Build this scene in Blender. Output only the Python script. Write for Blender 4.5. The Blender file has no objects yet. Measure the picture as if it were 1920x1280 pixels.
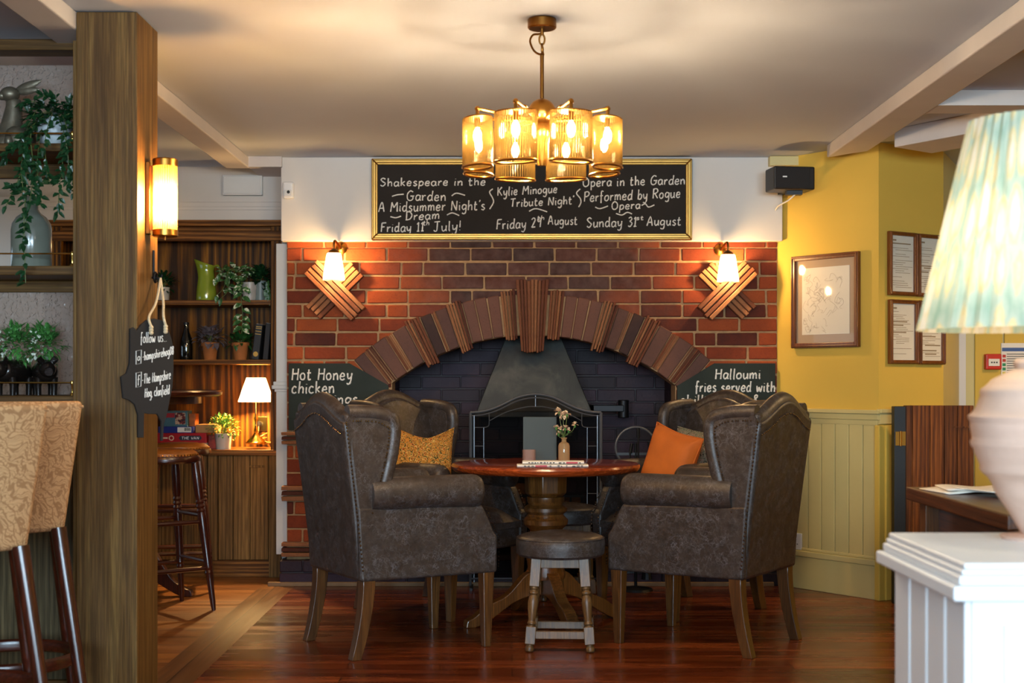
import bpy, bmesh, math, random
from mathutils import Vector, Matrix
R = math.radians
PI = math.pi
rnd = random.Random(7)
scene = bpy.context.scene
COL = scene.collection

# ------------------------------------------------------------------ camera, world, daylight, exposure
FPX, HOR, CAMZ = 2667.0, 710.0, 1.10          # focal length in px of a 1920 frame, horizon row, eye height
CEIL = 2.277
cd = bpy.data.cameras.new('camera')
cam = bpy.data.objects.new('camera', cd); COL.objects.link(cam)
cam.location = (0, 0, CAMZ); cam.rotation_euler = (R(90), 0, 0)
cd.sensor_width = 36; cd.lens = 36 * FPX / 1920; cd.shift_y = (HOR - 640) / 1920
cd.dof.use_dof = True; cd.dof.focus_distance = 6.2; cd.dof.aperture_fstop = 5.0
cd.clip_start = 0.05
scene.camera = cam
w = bpy.data.worlds.new('world'); scene.world = w; w.use_nodes = True
w.node_tree.nodes['Background'].inputs[0].default_value = (0.75, 0.85, 1, 1)
w.node_tree.nodes['Background'].inputs[1].default_value = 0.6
scene.view_settings.view_transform = 'Standard'; scene.view_settings.look = 'None'
scene.view_settings.gamma = 1; scene.view_settings.use_curve_mapping = False
scene.view_settings.exposure = 0.0
scene.cycles.max_bounces = 8; scene.cycles.diffuse_bounces = 3; scene.cycles.glossy_bounces = 4
scene.cycles.transmission_bounces = 6; scene.cycles.transparent_max_bounces = 24
scene.cycles.sample_clamp_indirect = 4; scene.cycles.sample_clamp_direct = 0
scene.cycles.caustics_reflective = False; scene.cycles.caustics_refractive = False

# strength of each kind of light, added pendant and globes included
L_DAY, L_CHANDELIER, L_WALL, L_SCONCE, L_SMALL, L_BIG, L_ADDED_HALL, L_ADDED_GLOBE = 225, 1480, 1600, 2200, 6000, 80, 900, 14
L_SIDE = 5

def daylight(x, z, sx, sz, power, y=-2.96):
    l = bpy.data.lights.new('window_daylight', 'AREA'); l.shape = 'RECTANGLE'
    l.size = sx; l.size_y = sz; l.energy = power; l.color = (0.60, 0.82, 1.0)
    o = bpy.data.objects.new('window_daylight', l); COL.objects.link(o)
    o.location = (x, y, z); o.rotation_euler = (R(90), 0, 0)      # looks along +Y, into the room
    return o
WINDOWS = [(-1.35, 1.5, 1.25, 1.15), (0.15, 1.5, 1.25, 1.15), (1.65, 1.5, 1.25, 1.15)]
for wx, wz, sx, sz in WINDOWS:
    daylight(wx, wz, sx, sz, L_DAY)
for wy in (6.35, 7.55):                                   # two more windows in the left wall of the snug
    o = daylight(-4.57, 1.16, 1.0, .82, L_SIDE, wy); o.rotation_euler = (R(90), 0, R(-90))

# ------------------------------------------------------------------ helpers
def W(px, py, Y):
    """the place at depth Y that the photograph shows at (px, py)"""
    return Vector(((px - 960) / FPX * Y, Y, CAMZ + (HOR - py) / FPX * Y))

def lin(h):
    h = h.lstrip('#'); o = []
    for i in (0, 2, 4):
        c = int(h[i:i + 2], 16) / 255
        o.append(c / 12.92 if c <= .04045 else ((c + .055) / 1.055) ** 2.4)
    return (*o, 1)

class B:
    """collects geometry for one mesh (world coordinates)"""
    def __init__(s): s.v = []; s.f = []; s.m = []; s.mi = 0
    def add(s, vs, fs):
        n = len(s.v); s.v += [tuple(v) for v in vs]
        for f in fs: s.f.append([i + n for i in f]); s.m.append(s.mi)
        return s
    def box(s, x0, x1, y0, y1, z0, z1):
        return s.add([(x0,y0,z0),(x1,y0,z0),(x1,y1,z0),(x0,y1,z0),(x0,y0,z1),(x1,y0,z1),(x1,y1,z1),(x0,y1,z1)],
                     [(0,3,2,1),(4,5,6,7),(0,1,5,4),(1,2,6,5),(2,3,7,6),(3,0,4,7)])
    def obox(s, c, d, m=None):
        m = m or Matrix.Identity(3); c = Vector(c); vs = []
        for z in (-.5, .5):
            for x, y in ((-.5,-.5),(.5,-.5),(.5,.5),(-.5,.5)):
                vs.append(c + m @ Vector((x*d[0], y*d[1], z*d[2])))
        return s.add(vs, [(0,3,2,1),(4,5,6,7),(0,1,5,4),(1,2,6,5),(2,3,7,6),(3,0,4,7)])
    def bar(s, p, q, wx, wy, up=(0,0,1), taper=1):
        p, q = Vector(p), Vector(q); d = (q - p).normalized(); u = Vector(up)
        if abs(d.dot(u)) > .98: u = Vector((0,1,0))
        a = d.cross(u).normalized(); b = d.cross(a).normalized(); vs = []
        for c, k in ((p, 1), (q, taper)):
            for i, j in ((-1,-1),(1,-1),(1,1),(-1,1)): vs.append(c + a*(i*wx/2*k) + b*(j*wy/2*k))
        return s.add(vs, [(0,1,2,3),(7,6,5,4),(0,4,5,1),(1,5,6,2),(2,6,7,3),(3,7,4,0)])
    def rings(s, rs, closed=False, cap=True):
        n = len(rs[0]); vs = [p for r in rs for p in r]; fs = []; k = len(rs)
        for i in range(k if closed else k - 1):
            a = i * n; b = ((i + 1) % k) * n
            for j in range(n): fs.append((a+j, a+(j+1)%n, b+(j+1)%n, b+j))
        if cap and not closed:
            fs.append(tuple(range(n-1, -1, -1))); fs.append(tuple(range((k-1)*n, k*n)))
        return s.add(vs, fs)
    def tube(s, pts, r, seg=8, closed=False, cap=True, up=None, sq=1.0):
        pts = [Vector(p) for p in pts]; n = len(pts); rs = []; prev = None
        for i, p in enumerate(pts):
            if closed: t = pts[(i+1) % n] - pts[i-1]
            else: t = pts[min(i+1, n-1)] - pts[max(i-1, 0)]
            t = t.normalized() if t.length > 1e-9 else Vector((0,0,1))
            if up is not None:
                a = Vector(up).cross(t)
                if a.length < 1e-6: a = Vector((1,0,0)).cross(t)
            elif prev is None:
                a = Vector((0,0,1)).cross(t)
                if a.length < 1e-3: a = Vector((0,1,0)).cross(t)
            else:
                a = prev - t * prev.dot(t)
            a.normalize(); prev = a; b = t.cross(a)
            rr = r[i] if isinstance(r, (list, tuple)) else r
            rs.append([p + a*(rr*math.cos(2*PI*j/seg)) + b*(rr*sq*math.sin(2*PI*j/seg)) for j in range(seg)])
        return s.rings(rs, closed, cap)
    def lathe(s, prof, p=(0,0,0), q=None, seg=24, sx=1, sy=1, rot=0):
        """prof = [(radius, height)]; p the base; q gives a tilted axis (heights then scale 0..1)"""
        p = Vector(p); rs = []
        if q is None: ax = Vector((0,0,1)); L = 1; a = Vector((1,0,0)); b = Vector((0,1,0))
        else:
            d = Vector(q) - p; L = d.length; ax = d.normalized()
            a = ax.cross(Vector((0,1,0)) if abs(ax.y) < .9 else Vector((1,0,0))).normalized(); b = ax.cross(a).normalized()
            if a.x < 0: a = -a; b = -b
        for r, h in prof:
            rs.append([p + ax*(h*L) + a*(r*sx*math.cos(2*PI*j/seg+rot)) + b*(r*sy*math.sin(2*PI*j/seg+rot)) for j in range(seg)])
        return s.rings(rs)
    def prism(s, poly, o, u, v, t):
        """poly in the plane (u, v) at o, thickened along u x v by t"""
        o, u, v = Vector(o), Vector(u), Vector(v); n = u.cross(v).normalized() * t; k = len(poly)
        a = [o + u*x + v*y for x, y in poly]; b = [p + n for p in a]
        return s.add(a + b, [tuple(range(k-1,-1,-1)), tuple(range(k, 2*k))] + [(i, (i+1)%k, (i+1)%k+k, i+k) for i in range(k)])
    def ball(s, c, r, seg=12, rg=8, m=None):
        c = Vector(c); r = r if isinstance(r, (tuple, list)) else (r, r, r); m = m or Matrix.Identity(3); rs = []
        for i in range(rg + 1):
            t = PI * i / rg; t = min(max(t, .02), PI - .02)
            rs.append([c + m @ Vector((r[0]*math.sin(t)*math.cos(2*PI*j/seg), r[1]*math.sin(t)*math.sin(2*PI*j/seg), -r[2]*math.cos(t))) for j in range(seg)])
        return s.rings(rs)
    def grid(s, fn, nu, nv):
        vs = [fn(i/nu, j/nv) for i in range(nu+1) for j in range(nv+1)]; k = nv + 1
        return s.add(vs, [(i*k+j, (i+1)*k+j, (i+1)*k+j+1, i*k+j+1) for i in range(nu) for j in range(nv)])
    def leaf(s, p, d, n, L, wd, droop=.25):
        p, d, n = Vector(p), Vector(d).normalized(), Vector(n); sd = d.cross(n)
        if sd.length < 1e-4: sd = Vector((1,0,0))
        sd.normalize(); n = sd.cross(d).normalized()
        a = p + d*(L*.35) + n*(L*.04); c = p + d*(L*.7) - n*(L*droop*.4); t = p + d*L - n*(L*droop)
        return s.add([p, a+sd*(wd*.5)+n*wd*.1, c+sd*(wd*.38)+n*wd*.1, t, c-sd*(wd*.38)+n*wd*.1, a-sd*(wd*.5)+n*wd*.1, a, c],
                     [(0,6,1),(1,6,7,2),(2,7,3),(0,5,6),(5,4,7,6),(4,3,7)])
    def stud(s, p, n, r):
        p, n = Vector(p), Vector(n).normalized(); a = n.cross(Vector((0,0,1)))
        if a.length < 1e-3: a = n.cross(Vector((0,1,0)))
        a.normalize(); b = n.cross(a)
        r1 = [p + a*(r*math.cos(PI*j/3)) + b*(r*math.sin(PI*j/3)) for j in range(6)]
        r2 = [p + n*(r*.55) + a*(r*.6*math.cos(PI*j/3)) + b*(r*.6*math.sin(PI*j/3)) for j in range(6)]
        return s.rings([r1, r2])
    def build(s, name, mat, parent=None, smooth=35, bevel=0, seg=2, sub=0, solid=0):
        me = bpy.data.meshes.new(name); vs = s.v
        if parent is not None:
            inv = (Matrix.Translation(parent['_o']) @ Matrix.Rotation(parent['_r'], 4, 'Z')).inverted() if '_o' in parent else Matrix.Identity(4)
            vs = [tuple(inv @ Vector(v)) for v in vs]
        me.from_pydata(vs, [], s.f)
        for m in (mat if isinstance(mat, (list, tuple)) else [mat]): me.materials.append(m)
        me.polygons.foreach_set('material_index', s.m)
        bm = bmesh.new(); bm.from_mesh(me); bmesh.ops.recalc_face_normals(bm, faces=bm.faces); bm.to_mesh(me); bm.free()
        if smooth:
            me.polygons.foreach_set('use_smooth', [True]*len(me.polygons))
            if not sub: me.set_sharp_from_angle(angle=R(smooth))
        me.update()
        o = bpy.data.objects.new(name, me); COL.objects.link(o)
        if parent is not None:
            o.parent = parent
            if '_o' in parent: o['_o'] = parent['_o']; o['_r'] = parent['_r']
        if solid:
            md = o.modifiers.new('solid', 'SOLIDIFY'); md.thickness = solid; md.offset = 0
        if bevel:
            md = o.modifiers.new('bevel', 'BEVEL'); md.width = bevel; md.segments = seg; md.limit_method = 'ANGLE'; md.angle_limit = R(30)
        if sub:
            md = o.modifiers.new('sub', 'SUBSURF'); md.levels = sub; md.render_levels = sub
        return o

def tag(o, label, cat, group=None):
    o['label'] = label; o['category'] = cat
    if group: o['group'] = group
    return o
def thing(name, label, cat, loc=(0,0,0), group=None):
    o = bpy.data.objects.new(name, None); COL.objects.link(o); o.empty_display_size = .05
    o.location = loc; o['_o'] = tuple(loc); o['_r'] = 0.0
    return tag(o, label, cat, group)
def put(o, loc, rz=0):
    o.location = loc; o.rotation_euler = (0, 0, rz); return o
def struct(o):
    o['kind'] = 'structure'; return o
def dup(root, loc, rz, label, group=None):
    def cp(o, par):
        c = o.copy(); COL.objects.link(c)
        if par is not None: c.parent = par
        for ch in o.children: cp(ch, c)
        return c
    c = cp(root, None); put(c, loc, rz); c['label'] = label
    if group: c['group'] = group
    return c
def smoothpath(pts, k=6, closed=False):
    pts = [Vector(p) for p in pts]; n = len(pts); out = []
    if n < 3: return pts
    for i in range(n if closed else n - 1):
        g = (lambda j: pts[j % n]) if closed else (lambda j: pts[min(max(j, 0), n-1)])
        p0, p1, p2, p3 = g(i-1), g(i), g(i+1), g(i+2)
        for t in range(k):
            t /= k; out.append(.5*((2*p1) + (p2-p0)*t + (2*p0-5*p1+4*p2-p3)*t*t + (3*p1-p0-3*p2+p3)*t**3))
    if not closed: out.append(pts[-1])
    return out

# ------------------------------------------------------------------ materials
class N:
    def __init__(s, name):
        s.m = bpy.data.materials.new(name); s.m.use_nodes = True; s.t = s.m.node_tree
        s.b = s.t.nodes['Principled BSDF']; s.out = s.t.nodes['Material Output']
    def n(s, typ, **kw):
        x = s.t.nodes.new(typ)
        for k, v in kw.items():
            if k.startswith('i_'):
                key = k[2:]; key = int(key) if key.isdigit() else key.replace('_', ' ')
                x.inputs[key].default_value = v
            else: setattr(x, k, v)
        return x
    def l(s, a, b): s.t.links.new(a, b)
    def coords(s, scale=(1,1,1), rot=(0,0,0), kind='Object', loc=(0,0,0)):
        tc = s.n('ShaderNodeTexCoord'); mp = s.n('ShaderNodeMapping')
        mp.inputs['Scale'].default_value = scale; mp.inputs['Rotation'].default_value = rot; mp.inputs['Location'].default_value = loc
        s.l(tc.outputs[kind], mp.inputs[0]); return mp.outputs[0]
    def noise(s, vec, scale, detail=4, rough=.55, dist=0):
        x = s.n('ShaderNodeTexNoise'); x.inputs['Scale'].default_value = scale; x.inputs['Detail'].default_value = detail
        x.inputs['Roughness'].default_value = rough; x.inputs['Distortion'].default_value = dist
        if vec is not None: s.l(vec, x.inputs['Vector'])
        return x.outputs['Fac']
    def ramp(s, fac, stops, interp='LINEAR'):
        x = s.n('ShaderNodeValToRGB'); e = x.color_ramp; e.interpolation = interp
        while len(e.elements) < len(stops): e.elements.new(.5)
        for el, (p, c) in zip(e.elements, stops): el.position = p; el.color = c if len(c) == 4 else (*c, 1)
        s.l(fac, x.inputs[0]); return x.outputs[0]
    def mix(s, fac, a, b, mode='MIX'):
        x = s.n('ShaderNodeMix', data_type='RGBA', blend_type=mode)
        for i, v in ((0, fac), (6, a), (7, b)):
            if hasattr(v, 'links') or hasattr(v, 'is_linked'): s.l(v, x.inputs[i])
            else: x.inputs[i].default_value = v
        return x.outputs[2]
    def math(s, op, a, b=0.0, clamp=False):
        x = s.n('ShaderNodeMath', operation=op); x.use_clamp = clamp
        for i, v in ((0, a), (1, b)):
            if hasattr(v, 'is_linked'): s.l(v, x.inputs[i])
            else: x.inputs[i].default_value = v
        return x.outputs[0]
    def bump(s, h, st=.3, d=.01):
        x = s.n('ShaderNodeBump'); x.inputs['Strength'].default_value = st; x.inputs['Distance'].default_value = d
        s.l(h, x.inputs['Height']); s.l(x.outputs[0], s.b.inputs['Normal']); return x.outputs[0]
    def set(s, **kw):
        for k, v in kw.items(): s.b.inputs[k.replace('_', ' ')].default_value = v
        return s
    def base(s, sock): s.l(sock, s.b.inputs['Base Color'])

def sc(c, k): return (min(c[0]*k,1), min(c[1]*k,1), min(c[2]*k,1), 1)
def mk(name, col, rough=.5, metal=0, var=.12, vs=6, bump=0, bs=60, coat=0, spec=.5):
    n = N(name); c = lin(col) if isinstance(col, str) else col; n.set(Roughness=rough, Metallic=metal, Coat_Weight=coat, Specular_IOR_Level=spec)
    v = n.coords(); f = n.noise(v, vs, 5)
    n.base(n.ramp(f, [(.3, sc(c, 1-var)), (.7, sc(c, 1+var))]))
    if bump: n.bump(n.noise(v, bs, 4), bump, .004)
    return n.m
def wood(name, dark, light, axis=2, rough=.5, k=1.0, coat=0, rings=.5, bump=.25, mid=None, isl=0):
    n = N(name); n.set(Roughness=rough, Coat_Weight=coat, Coat_Roughness=.15, Specular_IOR_Level=.5 if coat else .18)
    a = [22*k]*3; a[axis] = 1.1*k; b = [160*k]*3; b[axis] = 5*k; c = [7*k]*3; c[axis] = .55*k
    f1 = n.noise(n.coords(a), 1, 5, .6, .6); f2 = n.noise(n.coords(b), 1, 3, .6)
    wv = n.n('ShaderNodeTexWave', wave_type='RINGS', rings_direction='XYZ'[axis]); n.l(n.coords(c), wv.inputs['Vector'])
    wv.inputs['Scale'].default_value = 2.4; wv.inputs['Distortion'].default_value = 7; wv.inputs['Detail'].default_value = 3; wv.inputs['Detail Scale'].default_value = .8
    f = n.math('ADD', n.math('MULTIPLY', f1, 1 - rings*.6), n.math('MULTIPLY', wv.outputs['Fac'], rings*.5))
    d, l = lin(dark), lin(light)
    stops = [(.25, d), (.5, lin(mid) if mid else tuple((x+y)/2 for x, y in zip(d, l))), (.8, l)]
    col = n.ramp(f, stops)
    col = n.mix(n.ramp(f2, [(.42, (0.55,)*3), (.6, (0,0,0))]), col, sc(d, .55))
    if isl:
        g = n.n('ShaderNodeNewGeometry'); col = n.mix(1.0, col, n.ramp(g.outputs['Random Per Island'], [(0, (1-isl,)*3), (1, (1+isl*.35, 1+isl*.3, 1+isl*.2))]), 'MULTIPLY')
    n.base(col); n.bump(n.math('ADD', f1, f2), bump, .003)
    return n.m
def glass(name, tint=(.95,.97,.96,1), refl=.9, bump=0, bs=30, alpha=1.0, rough=.03, diffuse=0.0, dcol=(1,1,1,1), edge=None):
    """clear pane or vessel: what lies behind shows through, the surface reflects by angle"""
    n = N(name); tr = n.n('ShaderNodeBsdfTransparent'); tr.inputs[0].default_value = tint
    if edge is not None:
        fa = n.n('ShaderNodeLayerWeight'); fa.inputs[0].default_value = .5; n.l(n.mix(n.math('POWER', fa.outputs['Facing'], 2.2), tint, edge), tr.inputs[0])
    gl = n.n('ShaderNodeBsdfGlossy'); gl.inputs['Roughness'].default_value = rough
    fr = n.n('ShaderNodeLayerWeight'); fr.inputs[0].default_value = .28
    if bump:
        bp = n.n('ShaderNodeBump'); bp.inputs['Strength'].default_value = bump; bp.inputs['Distance'].default_value = .02
        n.l(n.noise(n.coords(), bs, 3, .5, 1.0), bp.inputs['Height']); n.l(bp.outputs[0], gl.inputs['Normal']); n.l(bp.outputs[0], fr.inputs['Normal'])
    gm = n.n('ShaderNodeNewGeometry'); mx = n.n('ShaderNodeMixShader')
    f = n.math('MULTIPLY', n.math('MULTIPLY', fr.outputs['Fresnel'], refl, True), n.math('SUBTRACT', 1.0, gm.outputs['Backfacing']))
    src = tr.outputs[0]
    if diffuse:
        tl = n.n('ShaderNodeBsdfTranslucent'); tl.inputs[0].default_value = dcol
        df = n.n('ShaderNodeBsdfDiffuse'); df.inputs[0].default_value = dcol
        m0 = n.n('ShaderNodeMixShader'); m0.inputs[0].default_value = .5; n.l(tl.outputs[0], m0.inputs[1]); n.l(df.outputs[0], m0.inputs[2])
        m1 = n.n('ShaderNodeMixShader'); m1.inputs[0].default_value = diffuse; n.l(tr.outputs[0], m1.inputs[1]); n.l(m0.outputs[0], m1.inputs[2]); src = m1.outputs[0]
    n.l(f, mx.inputs[0]); n.l(src, mx.inputs[1]); n.l(gl.outputs[0], mx.inputs[2]); n.l(mx.outputs[0], n.out.inputs[0])
    return n.m
def lamp_mat(name, col, st):
    n = N(name); c = lin(col) if isinstance(col, str) else (*col, 1)
    n.set(Emission_Strength=st); n.b.inputs['Emission Color'].default_value = c; n.b.inputs['Base Color'].default_value = (1,.9,.7,1)
    return n.m
def cloth_shade(name, col, tr=.6):
    n = N(name); a = n.n('ShaderNodeBsdfTranslucent'); b = n.n('ShaderNodeBsdfDiffuse'); m = n.n('ShaderNodeMixShader')
    m.inputs[0].default_value = 1 - tr
    if hasattr(col, 'is_linked'): pass
    a.inputs[0].default_value = lin(col); b.inputs[0].default_value = lin(col)
    n.l(a.outputs[0], m.inputs[1]); n.l(b.outputs[0], m.inputs[2]); n.l(m.outputs[0], n.out.inputs[0])
    return n.m

M = {}
M['plaster'] = mk('plaster', '#d9d3cb', .85, var=.03, vs=2, bump=.05, bs=40)
M['ceiling'] = mk('ceiling_paint', '#c3c8d2', .9, var=.02, vs=2)
M['white_trim'] = mk('white_trim_paint', '#dcdad4', .45, var=.03)
M['deep'] = mk('deep_brown_paint', '#54452c', .8, var=.04)
M['beam'] = mk('beam_paint', '#d2c9c2', .7, var=.03)
M['yellow'] = mk('yellow_paint', '#d8b24a', .8, var=.03, vs=3)
M['dado'] = mk('olive_dado_paint', '#cfbe80', .45, var=.03, vs=4)
M['oak'] = wood('weathered_oak', '#54391a', '#91703c', 2, .55, 1.0, rings=.35, mid='#6f4f26')
M['oak_x'] = wood('weathered_oak_rail', '#503618', '#86632f', 0, .5, 1.0, rings=.4, mid='#694a24')
M['bar_panel'] = wood('grey_oak_panel', '#4a3f2a', '#7a6a4a', 2, .5, 1.1, rings=.5)
M['alcove'] = wood('alcove_oak', '#3c2205', '#ae701c', 2, .45, .8, rings=.9, mid='#78480e')
M['alcove_x'] = wood('alcove_oak_rail', '#54300e', '#ac7234', 0, .45, .8, rings=.8)
M['cab'] = wood('reclaimed_board', '#62441f', '#a67c44', 2, .6, .9, rings=.45, isl=.35)
M['mahog'] = wood('dark_mahogany', '#2a0f08', '#5c2412', 2, .3, 1.4, coat=.3, rings=.3, bump=.05)
M['mahog_x'] = wood('dark_mahogany_rail', '#2a0f08', '#5c2412', 0, .3, 1.4, coat=.3, rings=.3, bump=.05)
M['legwood'] = wood('brown_chair_leg', '#402510', '#744a20', 2, .35, 1.6, coat=.4, rings=.3, bump=.08)
M['tabletop'] = wood('polished_table_top', '#7a2c0e', '#b8501e', 0, .16, .9, coat=.5, rings=.5, bump=.03)
M['tablewood'] = wood('table_pedestal_wood', '#44260c', '#845222', 2, .3, 1.5, coat=.3, rings=.3, bump=.05)
M['stoolwood'] = wood('worn_stool_wood', '#4c3016', '#8c6638', 2, .42, 1.8, coat=.08, rings=.3, bump=.1)
M['gate'] = wood('rough_gate_board', '#4c240c', '#a86024', 2, .5, .8, rings=.45, isl=.45)
M['desk'] = wood('dark_desk_wood', '#381c0c', '#6e3c1a', 1, .35, 1.0, coat=.3, rings=.4)
M['frame_wood'] = wood('picture_frame_wood', '#5a2810', '#90501e', 2, .3, 2, coat=.3, rings=.2, bump=.05)
M['black_iron'] = mk('black_iron', '#1c1c1e', .45, .6, var=.15)
M['black_plastic'] = mk('black_plastic', '#141110', .45, 0, var=.08)
M['grey_iron'] = mk('grey_steel', '#6a6c70', .4, .7, var=.1)
M['brass'] = mk('aged_brass', '#b07a34', .28, 1, var=.12, vs=20)
M['brass_dark'] = mk('dark_bronze', '#7a5022', .35, 1, var=.15, vs=20)
M['brass_bright'] = mk('bright_brass', '#e0b860', .18, 1, var=.05)
M['gold'] = mk('gold_frame', '#ad8646', .36, 1, var=.1, vs=15)
M['board'] = mk('chalkboard', '#2b2724', .8, 0, var=.12, vs=5, spec=.2)
M['board_green'] = mk('green_chalkboard', '#2c332f', .8, 0, var=.15, vs=5, spec=.2)
M['chalk'] = mk('chalk', '#dcd8cf', .95, 0, var=.22, vs=180)
M['white_plastic'] = mk('white_plastic', '#e8e6e2', .35, 0, var=.02)
M['cream_pot'] = mk('pale_grey_ceramic', '#b9b1a6', .35, 0, var=.05)
M['terracotta'] = mk('terracotta', '#b0672f', .8, 0, var=.15, vs=12)
M['jug'] = mk('green_glazed_ceramic', '#8c9a2c', .12, 0, var=.05, coat=.5)
M['leaf'] = mk('green_leaf', '#2c5a26', .4, 0, var=.4, vs=25)
M['leaf_dark'] = mk('dark_green_leaf', '#183b1e', .3, 0, var=.45, vs=25)
M['leaf_bright'] = mk('bright_green_leaf', '#47803a', .45, 0, var=.4, vs=40)
M['leaf_grey'] = mk('grey_purple_leaf', '#6e6266', .6, 0, var=.3, vs=25)
M['flower_yellow'] = mk('yellow_flower', '#c9bd3c', .6, 0, var=.3, vs=60)
M['flower_white'] = mk('white_flower', '#dfe6d0', .6, 0, var=.1, vs=60)
M['flower_peach'] = mk('peach_flower', '#f2cfaa', .7, 0, var=.2, vs=120)
M['stem'] = mk('plant_stem', '#5c6a34', .6, 0, var=.2)
M['rope'] = mk('rope', '#cdb893', .9, 0, var=.2, vs=200)
M['paper'] = mk('paper', '#ece4d6', .8, 0, var=.03)
M['ink'] = mk('printed_ink', '#3a342c', .8, 0, var=.1)
M['mount'] = mk('picture_mount', '#b89e84', .8, 0, var=.04)
M['red_box'] = mk('red_card', '#a8141a', .35, 0, var=.08)
M['blue_box'] = mk('blue_card', '#26307c', .35, 0, var=.08)
M['kraft'] = mk('kraft_card', '#b98a52', .8, 0, var=.1)
M['grey_card'] = mk('grey_card', '#9b968f', .6, 0, var=.05)
M['bottle_dark'] = mk('dark_bottle_glass', '#0a0d0a', .06, 0, var=.1, coat=1)
M['menu'] = mk('grey_menu_cover', '#38413f', .6, 0, var=.05, vs=10)
M['pane'] = glass('picture_glass', (.97,.97,.96,1), .75)
M['vase_glass'] = glass('vase_glass', (.90,.78,.58,1), .9, diffuse=.45, dcol=(.95,.66,.36,1))
M['tumbler'] = glass('tumbler_glass', (.86,.76,.74,1), .9, bump=.6, bs=220, diffuse=.28, dcol=(.8,.65,.6,1))
M['rod_glass'] = glass('rod_glass', (.60,.55,.46,1), .30, rough=.06, diffuse=.03, dcol=(1,.60,.16,1), edge=(.20,.11,.03,1))
M['sconce_glass'] = glass('sconce_rod_glass', (1,.92,.72,1), .9, rough=.06, diffuse=.32, dcol=(1,.60,.20,1), edge=(.6,.34,.08,1))
M['bell_glass'] = glass('ribbed_bell_glass', (1,.95,.85,1), .8, rough=.08, diffuse=.34, dcol=(1,.84,.56,1))
M['obscured'] = glass('obscured_glass', (.85,.80,.75,1), 2.2, bump=1.0, bs=60, rough=.12, diffuse=.5, dcol=(.66,.56,.49,1))
M['screen_mesh'] = glass('wire_mesh', (.62,.60,.58,1), .03, rough=.4)
M['bulb'] = lamp_mat('warm_bulb', (1,.79,.53), L_CHANDELIER)

def leather():
    n = N('distressed_leather'); n.set(Roughness=.42, Specular_IOR_Level=.5)
    v = n.coords(); warp = n.n('ShaderNodeTexNoise', i_Scale=9.0, i_Detail=3.0); n.l(v, warp.inputs['Vector'])
    vm = n.n('ShaderNodeVectorMath', operation='MULTIPLY_ADD'); n.l(warp.outputs['Color'], vm.inputs[0]); vm.inputs[1].default_value = (.05,)*3; n.l(v, vm.inputs[2])
    def wisp(scale, k, sd):
        ofs = n.n('ShaderNodeVectorMath', operation='ADD'); n.l(vm.outputs[0], ofs.inputs[0]); ofs.inputs[1].default_value = (sd, sd*.7, sd*.3)
        return n.math('POWER', n.math('SUBTRACT', 1.0, n.math('MULTIPLY', n.math('ABSOLUTE', n.math('SUBTRACT', n.noise(ofs.outputs[0], scale, 5, .6), .5)), k), True), 2.0)
    pat = n.ramp(n.noise(v, 16, 5, .65), [(.38, (.06,)*3), (.68, (1,)*3)])
    veins = n.math('MULTIPLY', n.math('MAXIMUM', wisp(20, 26, 1.3), n.math('MULTIPLY', wisp(44, 16, 4.1), .6)), n.math('MULTIPLY', pat, .40))
    f1 = n.noise(vm.outputs[0], 60, 5, .65)
    base = n.ramp(n.noise(v, 26, 7, .75), [(.3, lin('#261d18')), (.78, lin('#42372f'))])
    n.base(n.mix(veins, base, lin('#84858c')))
    n.l(n.ramp(n.noise(v, 20, 4), [(.3, (.34,)*3), (.7, (.52,)*3)]), n.b.inputs['Roughness'])
    n.bump(n.math('ADD', f1, n.noise(v, 160, 3)), .12, .002)
    return n.m
M['leather'] = leather()
M['leather_tan'] = mk('tan_leather_seat', '#9a5c22', .4, 0, var=.18, vs=10, bump=.05)
M['leather_seat'] = mk('brown_stool_leather', '#4c3a2e', .42, 0, var=.2, vs=14, bump=.06)
M['nail'] = mk('dark_nailhead', '#8a7a68', .2, .95, var=.1)

def floor_mat(name, d, l, along, rows, rough=.22):
    n = N(name); n.set(Roughness=rough, Coat_Weight=.12, Coat_Roughness=.2)
    rot = (0,0,0) if along == 0 else (0,0,R(90))
    br = n.n('ShaderNodeTexBrick'); n.l(n.coords((1,1,1), rot), br.inputs['Vector'])
    br.offset = .37; br.inputs['Scale'].default_value = 1; br.inputs['Brick Width'].default_value = 1.7; br.inputs['Row Height'].default_value = rows
    br.inputs['Mortar Size'].default_value = .0022; br.inputs['Color1'].default_value = (.0,)*3+(1,); br.inputs['Color2'].default_value = (1,)*3+(1,)
    br.inputs['Mortar'].default_value = (.5,)*3+(1,)
    a = [28]*3; a[along] = 1.6
    g = n.noise(n.coords(a), 1, 5, .65, .5)
    b = [9]*3; b[along] = .9
    g2 = n.noise(n.coords(b), 1, 3, .6)
    f = n.math('ADD', n.math('MULTIPLY', g, .55), n.math('ADD', n.math('MULTIPLY', br.outputs['Color'], .22), n.math('MULTIPLY', g2, .3)))
    c = n.ramp(f, [(.3, sc(lin(d), .42)), (.5, lin(d)), (.78, lin(l))])
    n.base(n.mix(br.outputs['Fac'], c, sc(lin(d), .22)))
    n.l(n.ramp(g2, [(.3, (rough-.06,)*3), (.7, (rough+.14,)*3)]), n.b.inputs['Roughness'])
    n.bump(n.math('SUBTRACT', n.math('MULTIPLY', g, .3), br.outputs['Fac']), .25, .003)
    return n.m
M['floor_red'] = floor_mat('red_brown_floorboards', '#5c260d', '#a85222', 0, .135)
M['floor_oak'] = floor_mat('light_oak_floor', '#875020', '#bc7a36', 0, .19, .35)
M['floor_strip'] = floor_mat('threshold_board', '#6b4220', '#94602e', 1, .25, .35)

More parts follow.
